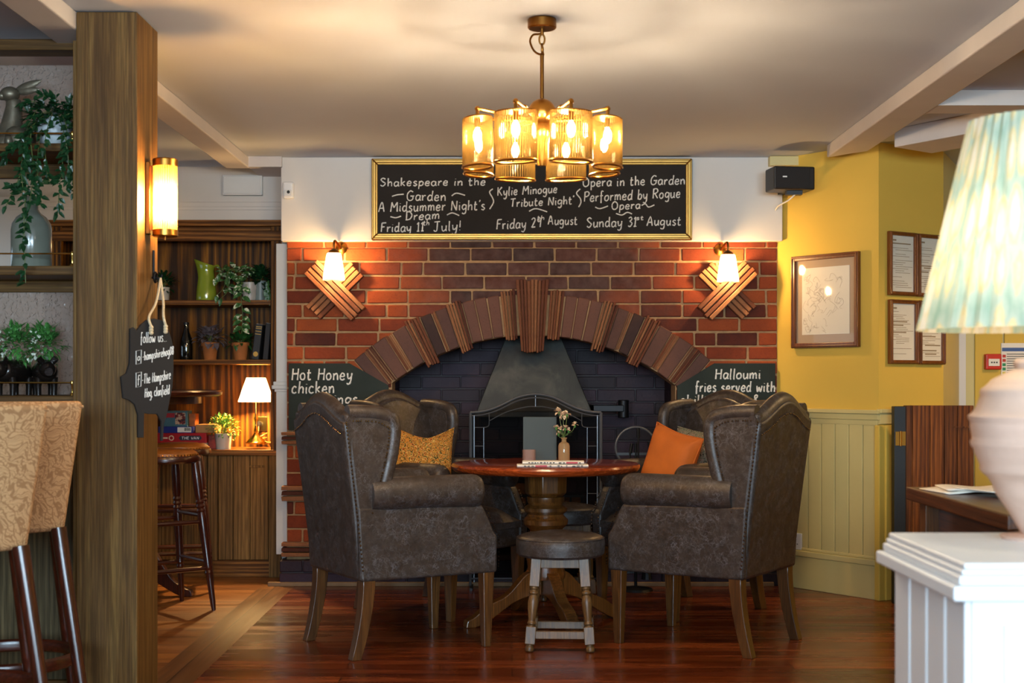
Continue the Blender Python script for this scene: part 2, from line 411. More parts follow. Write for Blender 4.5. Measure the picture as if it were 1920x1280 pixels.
def brick_mat(name, stops, soot=None, rough=.8):
    n = N(name); n.set(Roughness=rough, Specular_IOR_Level=.25)
    g = n.n('ShaderNodeNewGeometry'); v = n.coords()
    f = n.math('ADD', n.math('MULTIPLY', g.outputs['Random Per Island'], .8), n.math('MULTIPLY', n.noise(v, 22, 5), .3))
    c = n.ramp(f, stops)
    c = n.mix(n.ramp(n.noise(v, 140, 3), [(.55, (0,)*3), (.75, (.35,)*3)]), c, lin('#2a1510'))
    if soot:   # old smoke staining above the arch, a patch with its own ragged outline
        gd = n.n('ShaderNodeTexGradient', gradient_type='SPHERICAL')
        x0, y0, z0, rx, rz = soot
        n.l(n.coords((1/rx, 0.2, 1/rz), kind='Object', loc=(-x0/rx, -.2*y0, -z0/rz)), gd.inputs[0])
        k = n.math('ADD', gd.outputs['Fac'], n.math('MULTIPLY', n.math('SUBTRACT', n.noise(v, 5, 4), .5), .6))
        k = n.ramp(k, [(.12, (0,)*3), (.55, (.78,)*3)])
        dk = n.ramp(n.noise(v, 18, 5), [(.3, lin('#2b211e')), (.7, lin('#574843'))])
        c = n.mix(k, c, dk)
    n.base(c); n.bump(n.math('ADD', n.noise(v, 60, 5), n.noise(v, 15, 3)), .35, .004)
    return n.m

# ------------------------------------------------------------------ the setting
YB = 7.62            # brick face
YA = 7.90            # wall face left of the chimney breast
b = B(); b.mi = 0; b.box(-1.155, 4.6, -3.0, 9.2, -.1, 0); b.mi = 1; b.box(-4.6, -1.33, -3.0, 9.2, -.1, 0); b.mi = 2; b.box(-1.33, -1.155, -3.0, 9.2, -.1, .001)
struct(b.build('floor', [M['floor_red'], M['floor_oak'], M['floor_strip']], smooth=0))
struct(B().box(-4.6, 4.6, -3.0, 9.2, CEIL, CEIL+.1).build('ceiling', M['ceiling'], smooth=0))
# front wall behind the camera, with three leaded windows
b = B(); xs = [-4.6]
for wx, wz, sx, sz in WINDOWS: xs += [wx - sx/2, wx + sx/2]
xs.append(4.6); wz0, wz1 = 1.55-.575, 1.55+.575
for i in range(len(xs)-1):
    if i % 2 == 0: b.box(xs[i], xs[i+1], -3.0, -2.9, 0, CEIL)
    else: b.box(xs[i], xs[i+1], -3.0, -2.9, 0, wz0); b.box(xs[i], xs[i+1], -3.0, -2.9, wz1, CEIL)
struct(b.build('wall_front', M['deep'], smooth=0))
for i, (wx, wz, sx, sz) in enumerate(WINDOWS):
    b = B()
    for x in (wx-sx/2+.02, wx, wx+sx/2-.02): b.box(x-.02, x+.02, -2.93, -2.89, wz0, wz1)
    for z in (wz0+.02, wz1-.02): b.box(wx-sx/2, wx+sx/2, -2.93, -2.89, z-.02, z+.02)
    struct(b.build('window_%d' % (i+1), M['white_trim'], smooth=0))
b = B(); b.box(-4.7,-4.6,-3.0,5.85,0,CEIL); b.box(-4.7,-4.6,8.05,9.2,0,CEIL); b.box(-4.7,-4.6,6.85,7.05,.75,1.57); b.box(-4.7,-4.6,5.85,8.05,0,.75); b.box(-4.7,-4.6,5.85,8.05,1.57,CEIL)
struct(b.build('wall_left', M['deep'], smooth=0))
for i, wy in enumerate((6.35, 7.55)):                      # leaded lights
    b = B()
    for k in range(-3, 8):
        for sg in (-1, 1):
            y0 = wy-.5+k*.2; pts = []
            for t in range(9):
                y, z = y0 + sg*t*.0625 if sg > 0 else y0 + .4 - t*.0625, .76 + t*.1
                if wy-.49 < y < wy+.49 and z < 1.56: pts.append((-4.54, y, z))
            if len(pts) > 1: b.tube(pts, .005, 5)
    b.box(-4.56,-4.52,wy-.5,wy-.46,.75,1.57); b.box(-4.56,-4.52,wy+.46,wy+.5,.75,1.57); b.box(-4.56,-4.52,wy-.5,wy+.5,.75,.79); b.box(-4.56,-4.52,wy-.5,wy+.5,1.53,1.57)
    struct(b.build('window_%d' % (i+4), M['black_iron'], smooth=0))
struct(B().box(4.6, 4.7, -3.0, 9.2, 0, CEIL).build('wall_right', M['yellow'], smooth=0))
# wall left of the chimney breast, above and beside the oak alcove
b = B(); b.box(-4.6, -1.0, YA, 8.6, 1.982, CEIL); b.box(-4.6, -2.60, YA, 8.6, 0, 1.982); b.box(-2.6, -1.0, 8.30, 8.6, 0, 1.982)
b.box(-1.285, -1.0, YA, 8.6, 0, 1.982)
struct(b.build('wall_back', M['plaster'], smooth=0))
b = B()
for z, d, h in ((2.092, .030, .014), (2.070, .020, .016), (2.048, .012, .010)): b.box(-4.6, -1.23, YA-d, YA, z-h, z+h)
struct(b.build('trim_1', M['plaster'], smooth=0))
b = B()                        # ceiling beams
b.box(-1.52, -1.395, -2.9, 7.56, 2.218, CEIL)
struct(b.build('trim_2', M['beam'], smooth=0, bevel=.006))
struct(B().box(-1.40, -1.22, 7.53, YA, 2.222, CEIL).build('trim_3', M['beam'], smooth=0))
def slab(name, a, bb, z0, z1, mat, bevel=.004):
    """an upright or flat bar following the outline a (list of xy)"""
    return struct(B().prism([(p[0], p[1]) for p in a], (0,0,z0), (1,0,0), (0,1,0), z1-z0).build(name, mat, smooth=0, bevel=bevel))
slab('trim_4', [(1.556,-2.9), (1.708,-2.9), (1.74,6.95), (1.66,7.05), (1.585,7.16), (1.582,7.0)], None, 2.212, CEIL, M['beam'], .006)
struct(B().box(1.70, 4.6, 5.80, 5.98, 2.215, CEIL).build('trim_5', M['beam'], smooth=0))
struct(B().box(1.70, 4.6, 4.62, 4.78, 2.225, CEIL).build('trim_6', M['beam'], smooth=0))
slab('trim_7', [(1.80,6.70), (2.62,5.35), (2.84,5.50), (2.03,6.88)], None, 2.19, CEIL, M['beam'])

# chimney breast: plaster above, brick fireplace below
b = B(); b.box(-1.227, 1.437, 7.555, 8.5, 1.832, CEIL)
struct(b.build('wall_chimney', M['plaster'], smooth=0, bevel=.004))
b = B(); b.box(-1.277, -1.207, 7.70, YA+.02, .15, 1.832); b.box(-1.297, -1.200, 7.675, YA+.02, 1.045, 1.065); b.box(-1.29, -1.203, 7.685, YA+.02, 1.065, 1.085); b.box(-1.284, -1.206, 7.69, YA+.02, 1.03, 1.045)
struct(b.build('trim_8', M['white_trim'], smooth=0, bevel=.003))

# splayed yellow wall right of the chimney, then the wall that runs back to the hall
A1, A2, A3, A4 = Vector((1.395,7.655)), Vector((1.825,7.08)), Vector((2.235,7.37)), Vector((2.52,8.0))
def wallseg(name, p, q, th, z0, z1, mat, off=0):
    d = (q - p).normalized(); n = Vector((d.y, -d.x))        # towards the camera
    p2, q2 = p + n*off, q + n*off
    return struct(B().prism([tuple(p2), tuple(q2), tuple(q2 - n*th), tuple(p2 - n*th)], (0,0,z0), (1,0,0), (0,1,0), z1-z0).build(name, mat, smooth=0))
wallseg('wall_splay', A1, A2, .08, 0, CEIL, M['yellow'])
wallseg('wall_return', A2, A3, .08, 0, CEIL, M['yellow'])
wallseg('wall_reveal', A3, A4, .06, 0, CEIL, M['dado'])
struct(B().box(2.50, 4.6, 8.0, 8.1, 0, CEIL).build('wall_hall', M['dado'], smooth=0))
b = B()
for i in range(12): b.box(2.60+i*.165, 2.755+i*.165, 7.985, 8.0, 0, 1.62)
struct(b.build('trim_9', M['yellow'], smooth=0, bevel=.004))
struct(B().box(2.50, 2.54, 7.96, 8.0, 0, 2.1).build('trim_10', M['plaster'], smooth=0))
def offs(p, q, t, o):
    d = (q - p).normalized(); n = Vector((d.y, -d.x)); r = p + (q - p) * t + n * o; return (r.x, r.y)
# tongue and groove dado on the splayed wall
b = B(); L = (A2 - A1).length; nb = 8
for i in range(nb):
    t0, t1 = (i + .03) / nb, (i + .97) / nb
    b.prism([offs(A1,A2,t0,.012), offs(A1,A2,t1,.012), offs(A1,A2,t1,-.002), offs(A1,A2,t0,-.002)], (0,0,.16), (1,0,0), (0,1,0), .72)
struct(b.build('trim_11', M['dado'], smooth=0, bevel=.003))
b = B()
def rail(b, p, q, z0, z1, o, t0=0, t1=1):
    b.prism([offs(p,q,t0,o), offs(p,q,t1,o), offs(p,q,t1,-.002), offs(p,q,t0,-.002)], (0,0,z0), (1,0,0), (0,1,0), z1-z0)
rail(b, A1, A2, .925, .945, .035, 0, 1.03); rail(b, A1, A2, .895, .925, .022, 0, 1.02); rail(b, A1, A2, .868, .895, .014)
rail(b, A2, A3, .93, .95, .03, -.03, 1); rail(b, A2, A3, .875, .93, .018, -.02, 1)
struct(b.build('trim_12', M['dado'], smooth=0, bevel=.003))
b = B(); rail(b, A1, A2, 0, .17, .022, 0, 1.0); rail(b, A1, A2, .17, .20, .030, 0, 1.01); rail(b, A1, A2, .20, .215, .018)
struct(b.build('baseboard_splay', M['dado'], smooth=0, bevel=.004))
b = B(); rail(b, A2, A3, 0, .87, .03, -.06, .18); rail(b, A2, A3, 0, .87, .04, .02, .10)
struct(b.build('trim_13', M['yellow'], smooth=0, bevel=.004))
struct(B().box(1.36, 1.585, 7.50, 7.60, 2.225, CEIL-.002).build('trim_14', M['dado'], smooth=0, bevel=.003))

# ------------------------------------------------------------------ fireplace
FX0, FX1 = -1.206, 1.420
AC = Vector((.1085, .1057)); RI, RO = 1.229, 1.452          # arch centre (x, z), inner and outer radius
AC = W(998, 1058, YB); RI, RO = 430/350, 508/350
acx, acz = AC.x, AC.z
def iz(x):
    d = RI*RI - (x-acx)**2
    return acz + math.sqrt(d) if d > 0 else acz
OX0, OX1 = W(735,0,YB).x, W(1266,0,YB).x
fp = thing('brick_fireplace', 'red brick fireplace with segmental arch, tiled keystone and smoke-darkened opening', 'fireplace', (acx, YB, 0))
M['mortar'] = mk('sandy_mortar', '#a9835a', .9, 0, var=.2, vs=30, bump=.5, bs=90)
M['brick'] = brick_mat('red_brick', [(.1, lin('#43201a')), (.35, lin('#642a18')), (.62, lin('#84381c')), (.95, lin('#9c4a22'))], soot=(0, 0, 1.72, .95, .62))
M['vouss'] = brick_mat('arch_brick', [(.15, lin('#3e2720')), (.5, lin('#583a30')), (.9, lin('#6e4737'))], rough=.7)
M['tile'] = brick_mat('stacked_tile', [(.1, lin('#4a251a')), (.5, lin('#6f3f29')), (.95, lin('#93603e'))])
M['purple'] = brick_mat('purple_painted_brick', [(.1, lin('#1f1217')), (.5, lin('#2a1922')), (.95, lin('#37212e'))], rough=.55)
M['purple_flat'] = mk('purple_paint', '#22181d', .6, 0, var=.15, vs=20, bump=.2)
b = B(); NS = 48; TH = .20                                  # mortar bed with the arched opening
cols = [FX0, OX0] + [OX0 + (OX1-OX0)*i/NS for i in range(1, NS)] + [OX1, FX1]
for x0, x1 in zip(cols[:-1], cols[1:]):
    inside = x0 >= OX0 - 1e-6 and x1 <= OX1 + 1e-6
    za, zb = (iz(x0), iz(x1)) if inside else (0, 0)
    y0, y1 = YB, YB + TH
    b.add([(x0,y0,za),(x1,y0,zb),(x1,y0,1.834),(x0,y0,1.834),(x0,y1,za),(x1,y1,zb),(x1,y1,1.834),(x0,y1,1.834)],
          [(0,1,2,3),(7,6,5,4),(0,4,5,1),(3,2,6,7),(0,3,7,4),(1,5,6,2)])
b.build('mortar_bed', M['mortar'], fp, smooth=0)
b = B(); CH, BL, BH = .0753, .225, .0655                    # stretcher courses
ztop = W(0, 452, YB).z
def ragged(b, x0, x1, z0, z1, y0, y1):
    j = lambda s=.0022: rnd.uniform(-s, s)
    d = rnd.uniform(-.003, .002)
    b.add([(x0+j(),y0+d,z0+j()),(x1+j(),y0+d,z0+j()),(x1+j(),y1,z0+j()),(x0+j(),y1,z0+j()),(x0+j(),y0+d,z1+j()),(x1+j(),y0+d,z1+j()),(x1+j(),y1,z1+j()),(x0+j(),y1,z1+j())],
          [(0,3,2,1),(4,5,6,7),(0,1,5,4),(1,2,6,5),(2,3,7,6),(3,0,4,7)])
bands = [(W(0,832,YB).z, W(0,808,YB).z), (W(0,938,YB).z, W(0,909,YB).z), (W(0,1042,YB).z, W(0,1015,YB).z)]
row = 0; z = ztop - .040
cz = [(ztop-.035, ztop)]
while z > .15:
    cz.append((z - BH, z)); z -= CH
for r, (z0, z1) in enumerate(cz):
    offx = (0, .115, .045, .16)[r % 4] + .02
    x = FX0 - offx
    while x < FX1:
        L = BL if rnd.random() > .14 else BL*.52
        xa, xb = max(x, FX0+.002), min(x + L - .0105, FX1-.002); x += L
        if xb - xa < .025: continue
        zm = (z0+z1)/2
        if any(a-.01 < zm < c+.01 for a, c in bands): continue
        dist = lambda X, Z: math.hypot(X-acx, Z-acz)
        if xb > OX0 and xa < OX1:                            # over or beside the opening
            near = min(dist(xa,z0), dist(xb,z0), dist(min(max(acx,xa),xb),z0))
            if not (near > RI + .012 and z0 > acz + .85):
                if xa < OX0 - .03: xb = OX0 - .004
                elif xb > OX1 + .03: xa = OX1 + .004
                else: continue
        ragged(b, xa, xb, z0, z1, YB-.007, YB+.02)
b.build('brick_face', M['brick'], fp, smooth=0, bevel=.004, seg=1)
def voussoir(b, a0, a1, r0, r1, y0, y1):
    """a wedge between two angles from the crown (degrees, + to the right)"""
    q = []
    for r, a in ((r0,a0),(r1,a0),(r1,a1),(r0,a1)):
        q.append((acx + r*math.sin(R(a)) + rnd.uniform(-.002,.002), acz + r*math.cos(R(a)) + rnd.uniform(-.002,.002)))
    b.prism(q, (0, y1, 0), (1,0,0), (0,0,1), y1-y0)
VB, TB, kb = {-1: B(), 1: B()}, {-1: B(), 1: B()}, B()
def tiles(b, a0, a1, r0, r1, n, y0):
    for i in range(n):
        w_ = (a1-a0)/n; e = rnd.uniform(-.006, .006)
        voussoir(b, a0+w_*(i+.10), a0+w_*(i+.88), r0+e, r1+rnd.uniform(-.004,.006), y0+rnd.uniform(-.004,.004), YB+.05)
half = [('k', 0, 7.2)]                                       # sequence from the keystone outwards, in degrees
seq = [('b',3.35),('b',3.35),('b',3.35),('T',4.0),('b',3.3),('s',1.0),('b',3.3),('T',4.1),('b',4.1),('t',2.0),('b',4.1),('t',2.6),('b',3.6)]
tot = sum(x[1] for x in seq); kk = (41.2 - 7.0) / tot
for sgn in (-1, 1):
    a = 7.0; vb, tb = VB[sgn], TB[sgn]
    for kind, wd in seq:
        wd *= kk; a0, a1 = (a, a+wd) if sgn > 0 else (-a-wd, -a)
        if kind == 'b': voussoir(vb, a0+.12, a1-.12, RI, RO, YB-.020, YB+.06)
        elif kind == 's': tiles(tb, a0, a1, RI+.004, RO-.004, 2, YB-.018)
        elif kind == 't': tiles(tb, a0, a1, RI+.004, RO-.002, 4, YB-.020)
        else: tiles(tb, a0, a1, RI-.035, RO+.012, 5, YB-.040)
        a += wd
for sgn in (-1, 1):
    a0, a1 = (3.6, 6.8) if sgn > 0 else (-6.8, -3.6)
    tiles(kb, a0, a1, RI-.020, RO+.02, 5, YB-.045)
for i in range(9):                                           # tall tapering middle of the keystone
    t0, t1 = (i+.06)/9*2-1, (i+.92)/9*2-1
    zt, zb = W(0,527,YB).z + rnd.uniform(-.006,.006), W(0,660,YB).z + rnd.uniform(-.006,.004)
    wt, wb = .088, .060
    kb.prism([(acx+t0*wb,zb),(acx+t1*wb,zb),(acx+t1*wt,zt),(acx+t0*wt,zt)], (0,YB+.05,0), (1,0,0), (0,0,1), .125+rnd.uniform(-.004,.004))
for sgn in (-1, 1):
    VB[sgn].build('arch_brick', M['vouss'], fp, smooth=0, bevel=.004, seg=1)
    TB[sgn].build('arch_tile', M['tile'], fp, smooth=0, bevel=.002, seg=1)
kb.build('keystone', M['tile'], fp, smooth=0, bevel=.003, seg=1)
b = B(); nn = 40                                             # mortar behind the arch ring
pts = [(acx+(RO-.006)*math.sin(R(-41.2+82.4*i/nn)), acz+(RO-.006)*math.cos(R(-41.2+82.4*i/nn))) for i in range(nn+1)]
pti = [(acx+(RI+.006)*math.sin(R(-41.2+82.4*i/nn)), acz+(RI+.006)*math.cos(R(-41.2+82.4*i/nn))) for i in range(nn+1)]
for i in range(nn): b.prism([pti[i], pti[i+1], pts[i+1], pts[i]], (0,YB+.03,0), (1,0,0), (0,0,1), .040)
b.build('arch_mortar', M['mortar'], fp, smooth=0)
for cx_, sgn in ((W(630,0,YB).x, -1), (W(1361,0,YB).x, 1)):  # crossed bundles of tiles
    cz_ = W(0, 546, YB).z; b = B()
    for layer, ang in ((0, -45*sgn), (1, 45*sgn)):
        u = Vector((math.sin(R(ang)), 0, math.cos(R(ang)))); s_ = Vector((u.z, 0, -u.x)); L = .175 if layer else .165
        for i in range(4):
            o = -.0405 + i*.027
            c = Vector((cx_, YB-.02-.022*layer, cz_)) + s_*o
            m = Matrix((s_, Vector((0,1,0)), u)).transposed()
            b.obox(c, (.0225, .06+.02*layer+rnd.uniform(-.006,.006), 2*L+rnd.uniform(-.012,.012)), m)
        b.obox(Vector((cx_, YB-.008-.022*layer, cz_)), (.104, .05+.02*layer, 2*L-.02), Matrix((s_, Vector((0,1,0)), u)).transposed())
    b.build('tile_cross', M['tile'], fp, smooth=0, bevel=.003, seg=1)
for z0, z1 in bands:
    for xa, xb in ((FX0-.024, OX0), (OX1, FX1+.01)):
        b = B()
        for i in range(3):
            za = z0 + (z1-z0)*i/3; x = xa
            while x < xb - .02:
                L = min(rnd.uniform(.14,.2), xb - x)
                ragged(b, x, x+L-.004, za+.002, za+(z1-z0)/3-.004, YB-.034+rnd.uniform(-.005,.004), YB+.03); x += L
        b.build('tile_band', M['tile'], fp, smooth=0, bevel=.002, seg=1)
b = B()                                                       # painted plinth and hearth
zp = W(0,1046,YB).z
x = FX0-.03
for r in range(2):
    x = FX0 - .03 - r*.1
    while x < FX1+.0:
        ragged(b, max(x, FX0-.03), min(x+.222, FX1), r*zp/2+.004, (r+1)*zp/2-.004, YB-.062, YB+.05); x += .226
b.build('plinth', M['purple'], fp, smooth=0, bevel=.004, seg=1)
B().box(FX0-.02, FX1-.005, YB-.055, YB+.9, .0, zp-.006).build('hearth', M['purple_flat'], fp, smooth=0)
B().box(FX0-.09, FX1-.03, YB-.082, YB-.05, 0, .022).build('hearth_edging', mk('worn_edging', '#8a6a48', .7, var=.2, vs=12), fp, smooth=0, bevel=.004)
YR = 8.22                                                     # recess: back and side walls of painted brick
b = B(); z = zp; r = 0
while z < 1.6:
    x = OX0 - .1 - (r % 2)*.11
    while x < OX1 + .1:
        ragged(b, x, x+.219, z+.002, z+.070, YR-.008, YR+.03); x += .224
    z += .0753; r += 1
for xs_ in (OX0-.035, OX1+.005):
    z = zp; r = 0
    while z < 1.5:
        y = YB + .02 - (r % 2)*.1
        while y < YR:
            ragged(b, xs_, xs_+.03, z+.002, z+.070, max(y,YB+.012), min(y+.219, YR)); y += .224
        z += .0753; r += 1
b.build('recess_brick', M['purple'], fp, smooth=0, bevel=.004, seg=1)
b = B(); b.box(OX0-.2, OX1+.2, YR, YR+.06, 0, 1.832); b.box(OX0-.2, OX0-.008, YB+.19, YR, 0, 1.832); b.box(OX1+.008, OX1+.2, YB+.19, YR, 0, 1.832); b.box(OX0-.2, OX1+.2, YB+.19, YR, 1.5, 1.832)
b.build('recess_wall', M['purple_flat'], fp, smooth=0)
b = B()                                                       # iron canopy over the grate
Yh0, Yh1, Yt = 7.80, 8.21, 7.92
zt, zb = 1.50, W(0,772,Yh0).z
xl0, xl1 = W(893,0,Yh0).x, W(1110,0,Yh0).x; xt0, xt1 = W(950,0,Yt).x, W(1050,0,Yt).x
ztp = W(0,628,Yt).z+.12; k = .12/(W(0,628,Yt).z - zb)
xt0 += (xt0-xl0)*k; xt1 += (xt1-xl1)*k
b.add([(xl0,Yh0,zb),(xl1,Yh0,zb),(xl1,Yh1,zb),(xl0,Yh1,zb),(xt0,Yt,ztp),(xt1,Yt,ztp),(xt1,Yh1,ztp),(xt0,Yh1,ztp)],
      [(0,3,2,1),(4,5,6,7),(0,1,5,4),(1,2,6,5),(2,3,7,6),(3,0,4,7)])
b.box(xl0-.008, xl1+.008, Yh0-.008, Yh1, zb-.03, zb+.002)
nh = N('sooty_steel'); nh.set(Roughness=.5, Metallic=.3)
vv = nh.coords(); nh.base(nh.ramp(nh.noise(vv, 5, 5, .6, .8), [(.3, lin('#1c1a18')), (.5, lin('#30302a')), (.75, lin('#565046'))])); nh.bump(nh.noise(vv, 30, 3), .1, .003)
b.build('canopy', nh.m, fp, smooth=0, bevel=.004)
b = B(); p, q = W(1100,766,8.0), W(1168,766,8.0); b.box(p.x, q.x, 7.93, 8.0, p.z-.016, p.z+.022); b.lathe([(.03,-.05),(.03,.05)], (q.x, 7.965, p.z)); b.box(p.x, p.x+.04, 7.93, YR, p.z-.016, p.z+.022)
b.build('iron_bracket', M['black_iron'], fp, bevel=.004)
# grate with logs
gr = thing('fire_grate', 'black iron fire grate standing in the brick fireplace below the canopy', 'grate', (.14, 7.95, zp))
b = B()
for i in range(9): x = -.10 + i*.06; b.bar((x,7.78,.34), (x,8.1,.34), .012, .012); b.bar((x,7.78,.34), (x,7.77,.46), .010, .010)
b.build('bars', M['black_iron'], gr)
b = B(); b.bar((-.12,7.78,.34), (.40,7.78,.34), .016, .016); b.bar((-.12,8.1,.34), (.40,8.1,.34), .016, .016); b.bar((-.12,7.77,.46), (.40,7.77,.46), .014, .014)
b.build('rail', M['black_iron'], gr)
for x in (-.11, .39):
    for y in (7.79, 8.09): B().bar((x,y,zp-.004), (x,y,.35), .018, .018).build('leg', M['black_iron'], gr)
M['bark'] = mk('log_bark', '#6b4a2c', .9, 0, var=.3, vs=20, bump=.6, bs=25)
M['logend'] = mk('log_end', '#a87c48', .8, 0, var=.2, vs=30)
for i, (p, q, r, lab) in enumerate([((-.09,7.87,.398), (.38,7.85,.398), .05, 'split firewood log lying along the front of the fire grate'),
                               ((-.06,7.98,.398), (.36,8.0,.398), .05, 'firewood log lying at the back of the fire grate'),
                               ((-.02,7.92,.478), (.26,7.95,.482), .042, 'firewood log resting on top of the other two in the grate')]):
    b = B(); p, q = Vector(p), Vector(q)
    pts = [p.lerp(q, t/6) + Vector((0, rnd.uniform(-.006,.006), rnd.uniform(-.003,.003))) for t in range(7)]
    b.tube(pts, [r*rnd.uniform(.92,1.02) for _ in pts], 12)
    tag(b.build('firewood_log', M['bark']), lab, 'log', 'logs on the fire grate')

# ------------------------------------------------------------------ lamps: chandelier, sconces, table lamps
M['bulb_wall'] = lamp_mat('wall_bulb', (1,.68,.34), L_WALL)
CHX, CHY = .098, 4.65
ch = thing('chandelier', 'brass chandelier of eight glass rod drums hanging from the ceiling on a rod', 'chandelier', (CHX, CHY, 1.78))
sC = FPX/CHY; zC = lambda py: CAMZ + (HOR-py)/sC
B().lathe([(.0,CEIL),(.044,CEIL),(.047,CEIL-.004),(.047,CEIL-.030),(.043,CEIL-.034),(.0,CEIL-.034)], (CHX,CHY,0), seg=32).build('ceiling_rose', M['brass_dark'], ch)
B().tube([(CHX,CHY,CEIL-.03),(CHX,CHY,zC(66))], .006, 10).build('hanger', M['brass_dark'], ch)
B().tube([(CHX,CHY,zC(104)),(CHX,CHY,zC(192))], .0065, 12).build('rod', M['brass_dark'], ch)
b = B()                                                        # two oval chain links
for i, z in enumerate((zC(74), zC(92))):
    pts = [(CHX+(.009*math.cos(t) if i == 0 else 0), CHY+(0 if i == 0 else .009*math.cos(t)), z+.017*math.sin(t)) for t in [2*PI*k/14 for k in range(14)]]
    b.tube(pts, .003, 6, closed=True)
b.build('chain', M['brass_dark'], ch)
pts = smoothpath([W(1017,62,CHY), W(1010,64,CHY), W(999,66,CHY), W(994,78,CHY), W(1001,95,CHY), W(1013,102,CHY), W(1018,94,CHY), W(1015,82,CHY), W(1019,104,CHY)], 5)
B().tube(pts, .0035, 6).build('cord', M['brass_dark'], ch)
B().ball((CHX,CHY,zC(212)), (.047,.047,.047), 24, 14).build('hub_ball', M['brass'], ch)
B().lathe([(.0,zC(312)),(.014,zC(311)),(.020,zC(300)),(.022,zC(268)),(.030,zC(258)),(.034,zC(240)),(.022,zC(225)),(.0,zC(222))], (CHX,CHY,0), seg=20).build('lower_stem', M['brass'], ch)
RAD = .226; za, ztop_, zbot_ = zC(213), zC(231), zC(320)
for k in range(8):
    a = R(22.5 + 45*k); c, s_ = math.cos(a), math.sin(a)
    px_, py_ = CHX + RAD*c, CHY + RAD*s_
    b = B(); b.tube([(CHX+.03*c,CHY+.03*s_,zC(226)),(px_,py_,za)], .006, 8); b.tube([(CHX+.14*c,CHY+.14*s_,zC(217)),(CHX+.155*c,CHY+.155*s_,zC(216))], .0085, 8)
    b.ball((px_,py_,za), .009, 8, 6); b.tube([(px_,py_,za),(px_,py_,ztop_-.02)], .006, 8)
    b.build('arm', M['brass'], ch)
    t = Vector((-s_, c, 0)); r_ = Vector((c, s_, 0)); o = Vector((px_, py_, 0)); AX, BX = .069, .042
    ell = lambda q, z, ax=AX, bx=BX: o + t*(ax*math.cos(q)) + r_*(bx*math.sin(q)) + Vector((0,0,z))
    b = B(); n = 48
    for j in range(n):
        p = ell(2*PI*j/n, 0); b.tube([p + Vector((0,0,zbot_)), p + Vector((0,0,ztop_))], .0024, 6)
    g = b.build('glass_shade', M['rod_glass'], ch)
    b = B()
    b.tube([ell(2*PI*j/28, zbot_, AX+.001, BX+.001) for j in range(28)], .0045, 6, closed=True)
    b.build('ring', M['brass'], g); b = B()
    b.rings([[ell(2*PI*j/28, ztop_-.002) for j in range(28)], [ell(2*PI*j/28, ztop_+.003) for j in range(28)]])
    b.build('top_plate', M['brass'], g, bevel=.001)
    B().lathe([(.009,ztop_-.002),(.010,ztop_-.030),(.0,ztop_-.031)], (px_,py_,0), seg=12).build('lamp_holder', M['brass'], g)
    B().ball((px_,py_,ztop_-.056), (.013,.013,.025), 12, 8).build('bulb', M['bulb'], g)

def brick_sconce(cx, cy, sgn, label):
    Y = YB - .13; p = W(cx, cy, Y)
    o = thing('wall_light', label, 'wall light', (p.x, YB-.01, p.z), 'wall lights on the brick fireplace')
    zt = p.z + .075
    bx = p.x + sgn*.025
    B().lathe([(.0,0),(.030,0),(.032,.006),(.022,.012),(.008,.018),(.0,.018)], (bx,YB-.007,zt+.030), (bx,YB-1.007,zt+.030), seg=20).build('backplate', M['brass_dark'], o)
    pts = smoothpath([(bx,YB-.012,zt+.030), (bx-sgn*.004,YB-.05,zt+.032), (bx-sgn*.012,YB-.09,zt+.050), (p.x+sgn*.004,YB-.12,zt+.060), (p.x,Y,zt+.044), (p.x,Y,zt+.012)], 6)
    B().tube(pts, .006, 8).build('arm', M['brass_dark'], o)
    B().lathe([(.0,zt+.016),(.012,zt+.016),(.024,zt+.008),(.030,zt-.002),(.030,zt-.010),(.0,zt-.010)], (p.x,Y,0), seg=24).build('gallery', M['brass_dark'], o)
    b = B(); rs = []; n = 48                                   # ribbed bell shade
    for r, z in ((.034,zt-.006),(.038,zt-.030),(.045,zt-.075),(.053,zt-.125),(.056,zt-.150)):
        rs.append([Vector((p.x+(r+(.0022 if j % 2 else 0))*math.cos(2*PI*j/n), Y+(r+(.0022 if j % 2 else 0))*math.sin(2*PI*j/n), z)) for j in range(n)])
    b.rings(rs, cap=False); b.build('glass_shade', M['bell_glass'], o, smooth=20, solid=.003)
    B().ball((p.x,Y,zt-.062), (.016,.016,.027), 12, 8).build('bulb', M['bulb_wall'], o)
    return o
brick_sconce(626, 499, 1, 'ribbed glass wall light over the tile cross beside the alcove')
brick_sconce(1365, 502, -1, 'ribbed glass wall light over the tile cross nearest the yellow wall')

# glass rod sconce on the oak post
PX0, PX1, PY0, PY1 = -1.395, -1.199, 4.55, 4.815
Ys = 4.68; zs = lambda py: CAMZ + (HOR-py)/FPX*Ys
o = thing('wall_sconce', 'tall glass rod sconce with brass caps on the side of the oak post', 'wall light', (PX1, Ys, zs(372)))
B().box(PX1, PX1+.014, Ys-.03, Ys+.03, zs(440), zs(305)).build('backplate', M['brass_dark'], o, bevel=.002)
xs_ = PX1 + .058
b = B(); n = 30
for j in range(n):
    q = 2*PI*j/n; b.tube([(xs_+.036*math.cos(q),Ys+.036*math.sin(q),zs(432)),(xs_+.036*math.cos(q),Ys+.036*math.sin(q),zs(308))], .0032, 6)
g = b.build('glass_shade', M['sconce_glass'], o)
b = B(); b.lathe([(.0,zs(298)),(.038,zs(298)),(.041,zs(300)),(.041,zs(312)),(.0,zs(312))], (xs_,Ys,0), seg=28); b.tube([(xs_,Ys,zs(299)),(xs_,Ys,zs(294))], .003, 8); b.box(PX1+.01,xs_,Ys-.008,Ys+.008,zs(311),zs(302))
b.build('top_cap', M['brass'], o)
